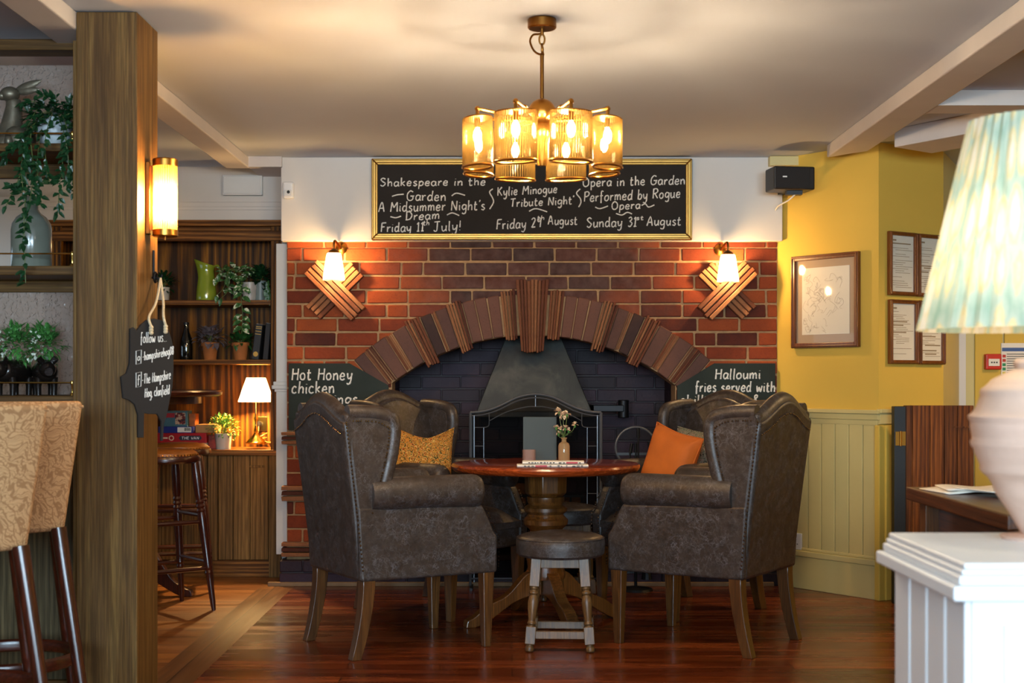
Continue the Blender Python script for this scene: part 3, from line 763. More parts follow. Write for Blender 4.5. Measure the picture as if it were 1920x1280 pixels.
b = B(); b.lathe([(.0,zs(444)),(.038,zs(444)),(.041,zs(442)),(.041,zs(431)),(.0,zs(431))], (xs_,Ys,0), seg=28); b.tube([(xs_,Ys,zs(443)),(xs_,Ys,zs(450))], .003, 8); b.box(PX1+.01,xs_,Ys-.008,Ys+.008,zs(442),zs(433))
b.build('bottom_cap', M['brass'], o)
B().lathe([(.0,zs(431)),(.011,zs(431)),(.011,zs(412)),(.0,zs(411))], (xs_,Ys,0), seg=12).build('lamp_holder', M['white_plastic'], o)
B().lathe([(.0,zs(411)),(.008,zs(410)),(.015,zs(390)),(.015,zs(370)),(.008,zs(352)),(.0,zs(350))], (xs_,Ys,0), seg=14).build('bulb', lamp_mat('sconce_bulb', (1,.60,.22), L_SCONCE), o)

# small lamp on the alcove cabinet
YL = 8.0; sL = FPX/YL; p = W(480, 838, YL); zl = lambda py: CAMZ + (HOR-py)/sL
tl = thing('table_lamp', 'small brass table lamp with a lit cream shade on the alcove cabinet', 'lamp', (p.x, YL, .735))
m_shade = N('pleated_cream_shade')
def shade_nodes(n, colsock, tr=.55):
    a = n.n('ShaderNodeBsdfTranslucent'); d = n.n('ShaderNodeBsdfDiffuse'); mx = n.n('ShaderNodeMixShader'); mx.inputs[0].default_value = 1-tr
    for x in (a, d):
        if hasattr(colsock, 'is_linked'): n.l(colsock, x.inputs[0])
        else: x.inputs[0].default_value = colsock
    n.l(a.outputs[0], mx.inputs[1]); n.l(d.outputs[0], mx.inputs[2]); n.l(mx.outputs[0], n.out.inputs[0]); return n.m
M['shade_cream'] = shade_nodes(m_shade, lin('#f2dca8'))
z0 = .735
B().lathe([(.0,z0),(.058,z0),(.060,z0+.008),(.050,z0+.014),(.046,z0+.022),(.022,z0+.042),(.010,z0+.062),(.013,z0+.070),(.010,z0+.078),(.0,z0+.078)], (p.x,YL,0), seg=28).build('base', M['brass_bright'], tl)
B().lathe([(.008,z0+.076),(.013,z0+.082),(.008,z0+.09),(.007,zl(790)),(.014,zl(785)),(.008,zl(780)),(.0055,zl(775)),(.0055,zl(738)),(.0,zl(738))], (p.x,YL,0), seg=16).build('stem', M['brass_bright'], tl)
b = B(); n = 64; rs = []
for r, z in ((.098,zl(753)),(.090,zl(745)),(.051,zl(708))):
    rs.append([Vector((p.x+(r+(.002 if j % 2 else 0))*math.cos(2*PI*j/n), YL+(r+(.002 if j % 2 else 0))*math.sin(2*PI*j/n), z)) for j in range(n)])
b.rings(rs, cap=False); b.build('lamp_shade', M['shade_cream'], tl, smooth=0)
B().ball((p.x,YL,zl(733)), (.016,.016,.024), 12, 8).build('bulb', lamp_mat('lamp_bulb', (1,.60,.22), L_SMALL), tl)

# big lamp on the white cabinet in the foreground
FLX, FLY, FZ = .965, 2.62, .805
sF = FPX/FLY; zf = lambda py: CAMZ + (HOR-py)/sF
fl = thing('table_lamp', 'large ridged terracotta table lamp with a patterned shade on the white cabinet', 'lamp', (FLX, FLY, FZ))
prof = [(.0,FZ),(.060,FZ),(.064,FZ+.006)]
for py, px_ in ((1000,1916),(960,1893),(930,1873),(905,1862),(880,1846),(850,1832),(822,1828),(800,1824),(780,1826),(760,1836),(735,1845),(712,1862),(700,1885),(690,1905)):
    prof.append(((FLX*sF+960-px_)/sF, zf(py)))
prof += [(.040,zf(680)),(.034,zf(672)),(.0,zf(671))]
fine = []
for (r0,h0),(r1,h1) in zip(prof[:-1], prof[1:]):
    for k in range(4):
        t = k/4; h = h0+(h1-h0)*t; r = r0+(r1-r0)*t
        ph = (h-FZ)/.050; ph -= math.floor(ph)
        fine.append((r + (.006*math.exp(-((ph-.5)/.13)**2) if .07 < r else 0), h))
fine.append(prof[-1])
M['jar'] = mk('pale_terracotta_jar', '#cdab97', .85, var=.1, vs=9, bump=.25, bs=40)
B().lathe(fine, (FLX,FLY,0), seg=56).build('lamp_base', M['jar'], fl, smooth=50)
B().lathe([(.012,zf(672)),(.012,zf(600)),(.018,zf(598)),(.018,zf(570)),(.0,zf(569))], (FLX,FLY,0), seg=16).build('lamp_holder', M['brass_dark'], fl)
n = N('ikat_shade_cloth'); tc = n.coords((1,1,1)); sep = n.n('ShaderNodeSeparateXYZ'); n.l(tc, sep.inputs[0])
ang = n.math('ARCTAN2', sep.outputs[1], sep.outputs[0])
cmb = n.n('ShaderNodeCombineXYZ'); n.l(n.math('MULTIPLY', ang, 7.0), cmb.inputs[0]); n.l(n.math('MULTIPLY', sep.outputs[2], 9.0), cmb.inputs[1])
vo = n.n('ShaderNodeTexVoronoi'); n.l(cmb.outputs[0], vo.inputs['Vector']); vo.inputs['Scale'].default_value = 1.0; vo.inputs['Randomness'].default_value = .55
cc = n.ramp(n.math('ADD', vo.outputs['Distance'], n.math('MULTIPLY', n.noise(cmb.outputs[0], 6, 3), .25)), [(.46, lin('#efe8d8')), (.62, lin('#e2d4a4')), (.70, lin('#bccdc0')), (.95, lin('#97b6a9'))])
M['shade_ikat'] = shade_nodes(n, cc, .5)
b = B(); nn = 90; rs = []
for t in range(7):
    t /= 6; z = zf(618) + (zf(226)-zf(618))*t; r = .212 + (.118-.212)*t
    rs.append([Vector((FLX+(r+.0035*math.sin(j*PI*.9))*math.cos(2*PI*j/nn), FLY+(r+.0035*math.sin(j*PI*.9))*math.sin(2*PI*j/nn), z)) for j in range(nn)])
b.rings(rs, cap=False); b.build('lamp_shade', M['shade_ikat'], fl, smooth=30)
B().ball((FLX,FLY,zf(500)), (.028,.028,.038), 14, 10).build('bulb', lamp_mat('big_lamp_bulb', (1,.84,.58), L_BIG), fl)

# ------------------------------------------------------------------ chalk writing
F = {
'a':(44,"38,44 20,50 6,34 8,10 20,0 36,16 40,46;40,48 38,12 46,0"),'b':(42,"8,90 7,0;8,30 22,48 38,36 36,10 20,0 7,10"),
'c':(40,"36,42 20,50 6,32 8,8 24,0 38,8"),'d':(46,"38,40 22,50 6,32 8,8 22,0 38,16;40,90 38,14 46,0"),
'e':(42,"8,26 34,28 32,46 18,50 6,32 8,8 24,0 38,10"),'f':(34,"34,84 22,90 14,74 14,-20;2,46 30,48"),
'g':(44,"38,44 20,50 6,34 8,12 22,6 36,20;40,48 38,-16 24,-34 6,-26"),'h':(44,"8,90 8,0;8,28 24,48 36,38 38,0"),
'i':(18,"9,48 9,8 15,0;9,68 10,71"),'j':(20,"12,48 10,-20 0,-30;12,68 13,71"),'k':(42,"8,90 8,0;36,50 10,24;14,28 38,0"),
'l':(18,"9,90 8,10 15,0"),'m':(64,"6,50 8,0;8,30 20,48 30,38 30,0;30,30 44,48 54,38 57,0"),
'n':(44,"6,50 8,0;8,30 24,48 36,38 38,0"),'o':(44,"22,50 6,34 8,8 24,0 38,14 36,40 22,50"),
'p':(44,"8,50 8,-36;8,32 22,48 38,36 36,10 20,0 8,10"),'r':(34,"6,50 8,0;8,28 20,46 32,44"),
's':(36,"32,44 18,50 8,38 20,26 32,14 22,0 6,6"),'t':(34,"14,78 12,14 20,0 32,6;2,50 30,52"),
'u':(44,"6,50 8,12 20,0 36,16;38,50 38,10 44,0"),'v':(40,"4,50 18,0 36,50"),'w':(58,"4,50 14,0 28,36 42,0 54,50"),'y':(44,"6,50 12,14 24,8 36,24;40,50 36,-14 22,-34 6,-26"),
'A':(58,"4,0 28,88 52,0;12,32 44,34"),'C':(52,"48,78 26,88 6,56 10,12 30,0 48,12"),'D':(58,"10,86 12,0;4,82 34,84 54,50 40,10 6,2"),'E':(46,"42,86 8,86;8,86 8,0;8,0 42,2;8,46 36,46"),'F':(48,"8,0 8,86;8,86 46,88;8,48 36,50"),
'G':(60,"50,78 28,88 6,58 8,14 30,0 50,14 50,40;30,40 60,42"),'H':(56,"8,86 8,0;48,86 48,0;8,46 48,48"),'J':(52,"6,86 50,88;30,88 28,12 16,0 4,12"),
'K':(52,"8,86 8,0;48,86 10,40;18,48 50,0"),'M':(70,"6,0 10,86;10,86 32,36;32,36 56,86;56,86 64,0"),'N':(60,"8,0 8,86;8,86 50,0;50,0 52,86"),
'O':(62,"30,88 8,60 10,14 32,0 54,20 52,64 30,88"),'P':(50,"8,88 8,0;4,84 34,88 48,66 32,46 8,44"),'R':(54,"8,88 8,0;4,84 34,88 48,66 32,48 8,44;20,46 50,0"),
'S':(50,"44,76 24,88 8,70 24,48 44,28 26,0 6,12"),'T':(54,"4,84 52,88;28,86 26,0"),'U':(54,"8,86 8,20 26,0 44,20;46,86 46,0"),'V':(50,"4,86 24,0 46,86"),'Y':(50,"6,86 24,44;46,86 20,0"),
'0':(44,"22,84 6,56 8,12 22,0 38,20 36,64 22,84"),'1':(28,"4,66 16,86;16,86 16,0;4,0 28,0"),'2':(44,"6,70 22,86 38,66 8,2;8,2 42,4"),
'3':(42,"6,76 24,86 36,68 18,48;18,48 38,30 24,0 6,8"),'8':(44,"22,84 8,66 34,26 22,0 8,20 36,64 22,84"),'9':(42,"36,74 20,86 8,66 20,50 36,62;38,80 34,0"),
"'":(14,"8,92 4,74"),'!':(18,"9,88 9,26;9,4 10,0"),'.':(14,"6,3 7,0"),',':(14,"8,6 4,-10"),'-':(30,"4,34 24,36"),'~':(64,"4,26 20,36 40,24 60,34"),
')':(26,"22,110 6,90 20,50 18,10 2,-20"),'&':(54,"48,10 20,66 30,86 40,70 8,26 20,0 46,34"),' ':(30,"")}
def chalk(b, txt, o, u, v, h, wd=None, r=.0032, sq=.35, jit=2.0, sp=9):
    """one line of hand lettering from o along u; h = height of a capital, wd = total length"""
    o, u, v = Vector(o), Vector(u).normalized(), Vector(v).normalized(); nrm = u.cross(v).normalized()
    tot = sum(F[c][0] + sp for c in txt); k = h/88; ks = (wd/tot) if wd else k; x = 0
    for c in txt:
        wv, st = F[c]; dy = rnd.uniform(-jit, jit); sl = rnd.uniform(.02, .10)
        for s_ in st.split(';'):
            if not s_: continue
            pts = [tuple(map(float, q.split(','))) for q in s_.split(' ')]
            P = [o + u*((x+px_+sl*py_+rnd.uniform(-1,1))*ks) + v*((py_+dy)*k) + nrm*(r*sq*.5) for px_, py_ in pts]
            P = smoothpath(P, 5) if len(P) > 2 else [P[0].lerp(P[-1], t/3) for t in range(4)]
            rr = [r*rnd.uniform(.7, 1.15) for _ in P]
            b.tube(P, rr, 6, up=nrm, sq=sq)
        x += wv + sp
YC = 7.515
def board_line(b, txt, x0, x1, ybase, hpx, Y=YC, r=.0034, tilt=0):
    p, q = W(x0, ybase, Y), W(x1, ybase - tilt, Y)
    chalk(b, txt, p, (q-p), (0,0,1), hpx/FPX*Y, (q-p).length, r)
ev = thing('events_chalkboard', 'wide gold framed chalkboard of handwritten events above the brick fireplace', 'chalkboard', W(997,375,7.53))
p0, p1 = W(697,450,7.53), W(1297,298,7.53)
B().box(p0.x+.02, p1.x-.02, YC+.002, 7.556, p0.z+.02, p1.z-.02).build('board', M['board'], ev, smooth=0)
def frame(b, x0, x1, z0, z1, y0, y1, wd):
    """mitred picture frame in the xz plane, stepped profile"""
    for k, (i, o_, d) in enumerate(((0, wd, 0), (wd*.22, wd*.72, .008))):
        a, c = i, o_; yy = y0 - d
        O = [(x0+a,z0+a),(x1-a,z0+a),(x1-a,z1-a),(x0+a,z1-a)]; I = [(x0+c,z0+c),(x1-c,z0+c),(x1-c,z1-c),(x0+c,z1-c)]
        for j in range(4):
            q = (j+1) % 4
            b.prism([O[j], O[q], I[q], I[j]], (0,y1,0), (1,0,0), (0,0,1), y1-yy)
b = B(); frame(b, p0.x, p1.x, p0.z, p1.z, 7.510, 7.556, .034); b.build('frame', M['gold'], ev, smooth=0, bevel=.004, seg=2)
LINES = (((("Shakespeare in the", 712, 912, 349, 15, 2), ("Garden", 762, 838, 376, 18, 0), ("A Midsummer Night's", 709, 911, 397, 18, 4), ("Dream", 759, 826, 413, 16, 3), ("Friday 11", 713, 796, 435, 17, 2), ("July!", 812, 866, 434, 18, 3)),
          ((735,368),(745,365),(757,364)), ((847,367),(856,362),(872,366)), ((732,406),(742,408),(752,405)), ((838,403),(848,399),(861,404)), ("th", 793, 806, 422, 9)),
         ((("Kylie Minogue", 932, 1046, 367, 16, 6), ("Tribute Night'", 956, 1078, 388, 15, 6), ("Friday 29", 930, 1016, 430, 18, 5), ("August", 1027, 1084, 421, 16, 0)),
          ((924,354),(918,360),(924,372),(925,380),(918,392)), ((992,396),(1005,391),(1026,397)), ("th", 1007, 1022, 412, 8)),
         ((("Opera in the Garden", 1092, 1286, 350, 17, 5), ("Performed by Rogue", 1094, 1277, 378, 18, 8), ("Opera", 1146, 1202, 393, 15, 2), ("Sunday 31", 1099, 1195, 426, 18, 2), ("August", 1212, 1278, 423, 17, 1)),
          ((1088,354),(1081,362),(1088,372),(1089,380),(1085,388)), ((1116,388),(1125,391),(1140,386)), ((1203,385),(1210,382),(1216,388),(1227,384)), ((1155,400),(1166,403),(1176,398),(1185,401)), ("st", 1192, 1208, 412, 8)))
for col in LINES:
    for a in col[0]:
        b = B(); board_line(b, a[0], a[1], a[2], a[3], a[4], tilt=a[5]); b.build('chalk_lettering', M['chalk'], ev)
    for pts in col[1:-1]:
        b = B(); b.tube(smoothpath([W(x, y, YC) for x, y in pts], 6), .0032, 6, up=(0,-1,0), sq=.35); b.build('chalk_flourish', M['chalk'], ev)
    b = B(); board_line(b, *col[-1], r=.0026); b.build('chalk_lettering', M['chalk'], ev)

def menu_board(name, label, outline, lines, frame_side):
    c = W(sum(p[0] for p in outline)/len(outline), sum(p[1] for p in outline)/len(outline), YB-.03)
    o = thing(name, label, 'chalkboard', c)
    P = [W(x, y, YB-.03) for x, y in outline]
    B().prism([(p.x, p.z) for p in P], (0,YB-.006,0), (1,0,0), (0,0,1), .022).build('board', M['board_green'], o, smooth=0)
    for t, x0, x1, yb, h in lines:
        b = B(); board_line(b, t, x0, x1, yb, h, YB-.028, .0042); b.build('chalk_lettering', M['chalk'], o)
menu_board('menu_chalkboard', 'green chalkboard left of the arch reading Hot Honey chicken wings', [(541,806),(728,806),(728,722),(655,681),(541,681)],
           [("Hot Honey", 546, 662, 712, 22), ("chicken", 546, 629, 737, 22), ("wings", 607, 672, 757, 20)], -1)
menu_board('menu_chalkboard', 'green chalkboard right of the arch reading Halloumi fries served with', [(1270,806),(1454,806),(1454,681),(1340,681),(1270,723)],
           [("Halloumi", 1340, 1428, 710, 19), ("fries served with", 1303, 1455, 734, 19), ("chilli sweet &", 1275, 1425, 758, 18)], 1)

# ------------------------------------------------------------------ lamps added out of view: a pendant for the yellow wall, globes for ceiling
def pendant(label, x, y, z, st, col=(1,.64,.30)):
    o = thing('added_pendant_lamp', label, 'lamp', (x, y, z))
    B().tube([(x,y,z+.16),(x,y,CEIL)], .004, 6).build('cord', M['black_plastic'], o)
    B().lathe([(.0,CEIL),(.05,CEIL),(.05,CEIL-.025),(.0,CEIL-.025)], (x,y,0), seg=20).build('ceiling_rose', M['brass_dark'], o)
    B().rings([[Vector((x+r*math.cos(2*PI*j/32), y+r*math.sin(2*PI*j/32), z+h)) for j in range(32)] for r, h in ((.17,0),(.13,.08),(.05,.15),(.02,.17))], cap=False).build('lamp_shade', M['shade_cream'], o)
    B().ball((x,y,z+.05), (.03,.03,.04), 14, 10).build('bulb', lamp_mat('added_pendant_bulb', col, st), o)
pendant('added cream shaded pendant lamp, out of view, lighting the yellow wall', 3.05, 6.5, 1.85, L_ADDED_HALL)
def globe(label, x, y, z):
    o = thing('added_globe_lamp', label, 'lamp', (x, y, z))
    B().tube([(x,y,z+.11),(x,y,CEIL)], .005, 6).build('rod', M['brass_dark'], o)
    B().lathe([(.0,CEIL),(.05,CEIL),(.05,CEIL-.025),(.0,CEIL-.025)], (x,y,0), seg=20).build('ceiling_rose', M['brass_dark'], o)
    B().ball((x,y,z), (.12,.12,.12), 24, 16).build('glass_globe', lamp_mat('added_opal_globe', (1,.84,.68), L_ADDED_GLOBE), o)
globe('added white globe lamp, out of view, lighting the ceiling left of the camera', -1.0, 1.5, 1.98)
globe('added white globe lamp, out of view, lighting the ceiling right of the camera', 1.05, 1.5, 1.98)

# ------------------------------------------------------------------ wing armchairs
def make_chair(label):
    """local: +x the way it faces, origin on the floor midway between the back feet"""
    t = thing('wing_armchair', label, 'armchair', (0,0,0), 'leather wing armchairs around the round table')
    HW, ZB = .275, .305
    back_u = lambda z: -.020 - .085*(max(z-.31, 0)/.70)**1.1            # outer back line, leaning back
    ztop = lambda v: .972 + .045*math.cos(PI*min(abs(v)/HW, 1)*.95)*.9
    # backrest: closed lofted shell with a crowned top
    b = B(); nu, nv = 16, 14; rs = []
    for j in range(nv+1):
        s_ = j/nv; ring = []
        for i in range(nu+1):
            v = -HW + 2*HW*i/nu; z = ZB + (ztop(v)-ZB)*s_
            ring.append(Vector((back_u(z), v*(.93+.07*s_), z)))
        for i in range(nu, -1, -1):
            v = -HW + 2*HW*i/nu; z = ZB + (ztop(v)-.006-ZB)*s_
            e = 1-(abs(v)/HW)**4
            ring.append(Vector((back_u(z) + .075 + .055*e*math.sin(PI*(.15+.75*s_)), v*(.93+.07*s_), z)))
        rs.append(ring)
    b.rings(rs); back = b.build('backrest', M['leather'], t, smooth=50, bevel=.014, seg=3)
    # rolled crest over the back
    b = B(); pts = []
    for i in range(17):
        v = -HW*1.0 + 2*HW*i/16; z = ztop(v)-.012; pts.append(Vector((back_u(z)+.035, v, z)))
    b.tube(pts, [.030 if 0 < i < 16 else .022 for i in range(17)], 12, up=(0,0,1), sq=1.6)
    b.build('crest_roll', M['leather'], t, smooth=60)
    bn = B()
    def run(nails, P, nrm, step=.0135, r=.0046):
        P = smoothpath(P, 8); acc = 0
        for a_, c_ in zip(P[:-1], P[1:]):
            acc += (c_-a_).length
            if acc >= step: nails.stud(c_, nrm, r); acc -= step
    for s_ in (-1, 1):
        # lower side panel
        poly = [(-.018,ZB),(.590,ZB),(.592,.455),(.575,.475),(.535,.560),(.520,.585),(-.035,.600)]
        b = B(); b.prism(poly, (0, s_*.245-.03, 0), (1,0,0), (0,0,1), -.06)
        panel = b.build('side_panel', M['leather'], t, smooth=0, bevel=.012, seg=3)
        # arm roll
        b = B(); rs = []
        for u, k in ((.03,.9),(.10,1),(.25,1),(.40,1.02),(.480,1.03),(.505,.98),(.520,.85),(.527,.6)):
            c = Vector((u, s_*.248, .640 + .004*math.sin(u*6)))
            rs.append([c + Vector((0, .054*k*math.cos(a), .068*k*math.sin(a))) for a in [2*PI*j/20 for j in range(20)]])
        b.rings(rs); b.build('armrest', M['leather'], t, smooth=60)
        # wing: plate with a rolled front edge
        ub = lambda z: back_u(z) + .012
        front = [(.055,.560),(.075,.640),(.098,.720),(.118,.800),(.128,.860),(.130,.905),(.118,.940),(.090,.955)]
        poly = [(ub(.57),.57)] + front + [(.02,.962),(ub(.966),.966)]
        b = B(); b.prism(poly, (0, s_*.247-.026, 0), (1,0,0), (0,0,1), -.052)
        wing = b.build('wing', M['leather'], t, smooth=0, bevel=.016, seg=3)
        path = smoothpath([(u, s_*.250, z) for u, z in [(.066,.606)] + front[1:] + [(.02,.966),(ub(.97)+.02,.968)]], 4)
        b = B(); b.tube(path, .031, 12, up=(0,1,0)); b.build('wing_roll', M['leather'], wing, smooth=60)
        wn, pn = B(), B()
        run(wn, [(u-.028, s_*.276, z-(.0 if z < .93 else .028)) for u, z in front] + [(.02,s_*.276,.934),(ub(.93)+.03,s_*.276,.936)], (0,s_,0))
        wn.build('nail_trim', M['nail'], wing, smooth=0)
        run(bn, [(back_u(z)+.014, s_*(.2755), z) for z in (.33,.45,.58,.70,.82,.93)], (0,s_,0))
        for vv in (.222, .270):                                            # nails down the arm front
            run(pn, [(.530,s_*vv,.575),(.545,s_*vv,.555),(.580,s_*vv,.480),(.597,s_*vv,.450),(.596,s_*vv,.33)], (.9,0,.4))
        pn.build('nail_trim', M['nail'], panel, smooth=0)
    run(bn, [(back_u(ztop(v)-.05)-.004, v, ztop(v)-.052) for v in [-.26,-.17,-.08,0,.08,.17,.26]], (-1,0,0))
    bn.build('nail_trim', M['nail'], back, smooth=0)
    # seat
    def cush(u, v):
        U, V = u*2-1, v*2-1; e = (1-abs(U)**6)*(1-abs(V)**6); return Vector((.325+.275*U, .212*V, .425+.062*e+.020*(1-U*U)*(1-V*V)))
    b = B(); b.grid(cush, 16, 14); n0 = len(b.v); b.box(.052,.598,-.210,.210,.395,.428)
    b.build('seat_cushion', M['leather'], t, smooth=50)
    B().box(.0,.585,-.218,.218,ZB,.400).build('seat_frame', M['leather'], t, smooth=0, bevel=.01)
    for s_ in (-1, 1):
        y = s_*.243
        b = B(); rs = []
        for i in range(9):                                                # sabre back leg
            q = i/8; u = .020 - .052*q**1.8; wd = .027-.006*q; rs.append([Vector((u+dx*wd, y+dy*wd, .312*(1-q))) for dx, dy in ((-1,-1),(1,-1),(1,1),(-1,1))])
        b.rings(rs); b.build('leg', M['legwood'], t, smooth=30, bevel=.003)
        b = B(); b.bar((.553,y,.312),(.553,y,0),.052,.052,taper=.60); b.build('leg', M['legwood'], t, smooth=0, bevel=.003)
    return t
c0 = make_chair('grey leather wing armchair with its back to the camera, nearest the oak post')
def aim(c, back, side_front):
    pass
put(c0, (-.708, 5.795, 0), R(29.5))
dup(c0, (1.042, 5.83, 0), R(180-33), 'grey leather wing armchair with its back to the camera, nearest the yellow dado wall')
dup(c0, (-.555, 6.985, 0), R(-39), 'brown lit wing armchair at the hearth holding the floral cushion, facing the table')
dup(c0, (1.015, 6.985, 0), R(180+39), 'brown lit wing armchair at the hearth holding the orange cushion, facing the table')

# ------------------------------------------------------------------ cushions
def cushion(name, label, c, size, mat, yaw, tilt, roll, th=.075, group=None, chop=.10):
    o = thing(name, label, 'cushion', c)
    m = Matrix.Rotation(yaw,3,'Z') @ Matrix.Rotation(tilt,3,'X') @ Matrix.Rotation(roll,3,'Y'); b = B(); n = 18
    for sd in (1, -1):
        def fn(u, v):
            U, V = u*2-1, v*2-1; pin = 1-(chop if V > 0 else .08)*(1-abs(U)**1.5)*abs(V)**2; pin2 = 1-.10*(1-V*V)*abs(U)**2
            h = th*max((1-U**4)*(1-V**4), 0)**.55*sd
            return Vector(c) + m @ Vector((U*size/2*pin2, h, V*size/2*pin))
        b.grid(fn, n, n)
    x = b.build('cover', mat, o, smooth=180)
    b.v, b.f, b.m = [], [], []; edge = [fn(i/n, 0) for i in range(n)] + [fn(1, i/n) for i in range(n)] + [fn(1-i/n, 1) for i in range(n)] + [fn(0, 1-i/n) for i in range(n)]
    b.tube(edge, .0035, 6, closed=True); b.build('piping', mat, x)
    return o
n = N('floral_tapestry'); n.set(Roughness=.9, Specular_IOR_Level=.1)
v = n.coords(); wv = n.noise(v, 30, 5, .65, 1.8)
vo = n.n('ShaderNodeTexVoronoi', i_Scale=50.0); n.l(v, vo.inputs['Vector'])
f = n.math('ADD', n.math('MULTIPLY', wv, .75), n.math('MULTIPLY', vo.outputs['Distance'], .45))
n.base(n.ramp(f, [(.30, lin('#34351c')), (.41, lin('#b07428')), (.47, lin('#d09a44')), (.515, lin('#4a4622')), (.545, lin('#a8441c')), (.585, lin('#d8ac5c')), (.64, lin('#3c3c20')), (.70, lin('#c07c32'))], 'CONSTANT')); M['floral'] = n.m
n = N('grey_floral_tapestry'); n.set(Roughness=.9, Specular_IOR_Level=.1)
v = n.coords(); f = n.noise(v, 45, 4, .6, 1.5)
n.base(n.ramp(f, [(.32, lin('#2e3228')), (.42, lin('#8f8a74')), (.5, lin('#5c6a5c')), (.56, lin('#a88a78')), (.64, lin('#3e4436'))], 'CONSTANT')); M['floral_grey'] = n.m
M['orange'] = mk('orange_velvet', '#c8661a', .75, 0, var=.12, vs=8, bump=.1, bs=150)
cushion('floral_cushion', 'orange floral tapestry cushion with a dented top in the armchair left of the table', (-.445, 6.74, .705), .37, M['floral'], R(30), R(-10), R(7), .085, chop=.42)
cushion('orange_cushion', 'plain orange cushion leaning in the armchair right of the table', (.745, 6.68, .715), .30, M['orange'], R(-46), R(-10), R(14), .06)
cushion('floral_cushion', 'dull green floral cushion half hidden behind the plain orange cushion', (.895, 6.80, .69), .34, M['floral_grey'], R(-45), R(-12), R(4), .06)

# ------------------------------------------------------------------ round table
TX, TY = .152, 6.43
tb_ = thing('round_table', 'round polished wooden pedestal table between the four wing armchairs', 'table', (TX, TY, 0))
TT = .720
B().lathe([(.0,TT-.038),(.395,TT-.038),(.412,TT-.034),(.422,TT-.024),(.426,TT-.012),(.422,TT-.003),(.414,TT),(.0,TT)], (TX,TY,0), seg=72).build('tabletop', M['tabletop'], tb_)
b = B(); b.lathe([(.0,.565),(.072,.565),(.095,.585),(.098,.684),(.0,.684)], (TX,TY,0), seg=8, rot=PI/8+.22); b.build('neck_block', M['tablewood'], tb_, smooth=20, bevel=.004)
B().lathe([(.0,.20),(.085,.20),(.090,.225),(.082,.25),(.088,.30),(.092,.34),(.082,.385),(.070,.415),(.078,.425),(.100,.445),(.102,.465),(.085,.482),(.080,.49),(.098,.505),(.098,.520),(.078,.535),(.085,.55),(.085,.568),(.0,.568)], (TX,TY,0), seg=36).build('pedestal', M['tablewood'], tb_)
def scroll_leg(cx, cy, ang, reach, z0, z1, th, mat, parent):
    u = Vector((math.cos(R(ang)), math.sin(R(ang)), 0)); n_ = Vector((-u.y, u.x, 0))
    top = smoothpath([(.03,z0+.005,0),(.10,z0-.01,0),(.20*reach/.4,z0-.10,0),(.29*reach/.4,z1+.095,0),(reach*.90,z1+.045,0),(reach*.98,z1+.030,0),(reach,z1,0)], 5)
    bot = smoothpath([(reach*.90,z1,0),(reach*.80,z1+.012,0),(.25*reach/.4,z1+.05,0),(.17*reach/.4,z1+.10,0),(.09,z1+.125,0),(.03,z1+.13,0)], 5)
    poly = [(p.x, p.y) for p in top] + [(p.x, p.y) for p in bot]
    b = B(); b.prism(poly, Vector((cx,cy,0)) - n_*(-th/2), u, (0,0,1), th); b.build('leg', mat, parent, smooth=0, bevel=.006)
for a in (200, 290, 20, 110): scroll_leg(TX, TY, a, .385, .235, 0, .055, M['tablewood'], tb_)

# things on the table
def stand(px, py, Y): return W(px, py, Y)
Y = 6.52; c = W(1012, 0, Y)
mo = thing('menu_folder', 'dark grey menu folder standing upright on the round table', 'menu', (c.x, Y, TT))
h = 84/FPX*Y; wd = 63/FPX*Y
for nm, rz in (('cover', R(5)), ('back_cover', R(-14))):
    m = Matrix.Rotation(rz, 3, 'Z'); hinge = Vector((c.x+wd/2, Y, TT)) if nm == 'cover' else Vector((c.x+wd/2, Y+.004, TT))
    b = B(); b.obox(hinge + m @ Vector((-wd/2, 0, h/2)), (wd, .004, h), m); b.build(nm, M['menu'], mo, smooth=0, bevel=.001)
m = Matrix.Rotation(R(-4), 3, 'Z')
B().obox(Vector((c.x+wd/2, Y+.004, TT)) + m @ Vector((-wd/2, 0, h/2-.002)), (wd-.006, .002, h-.006), m).build('page', M['paper'], mo, smooth=0)
Y = 6.40; c = W(1057.5, 0, Y)
vs_ = thing('bud_vase', 'small glass bottle vase of peach flowers on the round table', 'vase', (c.x, Y, TT))
zz = lambda py: CAMZ + (HOR-py)/FPX*Y
zb_, k_ = TT, 1.0
b = B(); b.lathe([(.0,zb_+.002),(.024,zb_+.002),(.026,zb_+.008),(.026,zb_+.078),(.022,zb_+.090),(.011,zb_+.097),(.010,zb_+.108),(.014,zb_+.112),(.014,zb_+.116)], (c.x,Y,0), seg=24)
b.build('bottle', M['vase_glass'], vs_)
fb, sb, lb = B(), B(), B(); base = Vector((c.x, Y, TT+.02))
for px, py, sz in ((1048,772,.011),(1056,778,.010),(1063,776,.009),(1078,796,.007),(1043,800,.006),(1051,803,.006),(1060,802,.007),(1066,806,.006),(1047,812,.005)):
    p = W(px, py, Y + rnd.uniform(-.02,.02)); dz = TT + .004 - zz(862) if False else 0
    q = Vector((p.x, p.y, p.z))
    sb.tube(smoothpath([base, Vector((c.x+rnd.uniform(-.004,.004), Y, TT+.115)), q.lerp(base,.25)+Vector((0,0,.01)), q], 4), .0016, 5)
    lb.lathe([(.002,-.014),(.005,-.008),(.004,0)], q, seg=8)
    for i in range(16):
        d = Vector((rnd.gauss(0,1), rnd.gauss(0,1), rnd.gauss(.5,.7))).normalized(); fb.leaf(q + d*.003, d, (0,0,1), sz*2.1, sz*1.8, .2)
for i in range(7):
    d = Vector((rnd.uniform(-1,1), rnd.uniform(-1,1), rnd.uniform(.3,1))); lb.leaf(Vector((c.x,Y,TT+.118)), d, (0,0,1), .05, .008, .2)
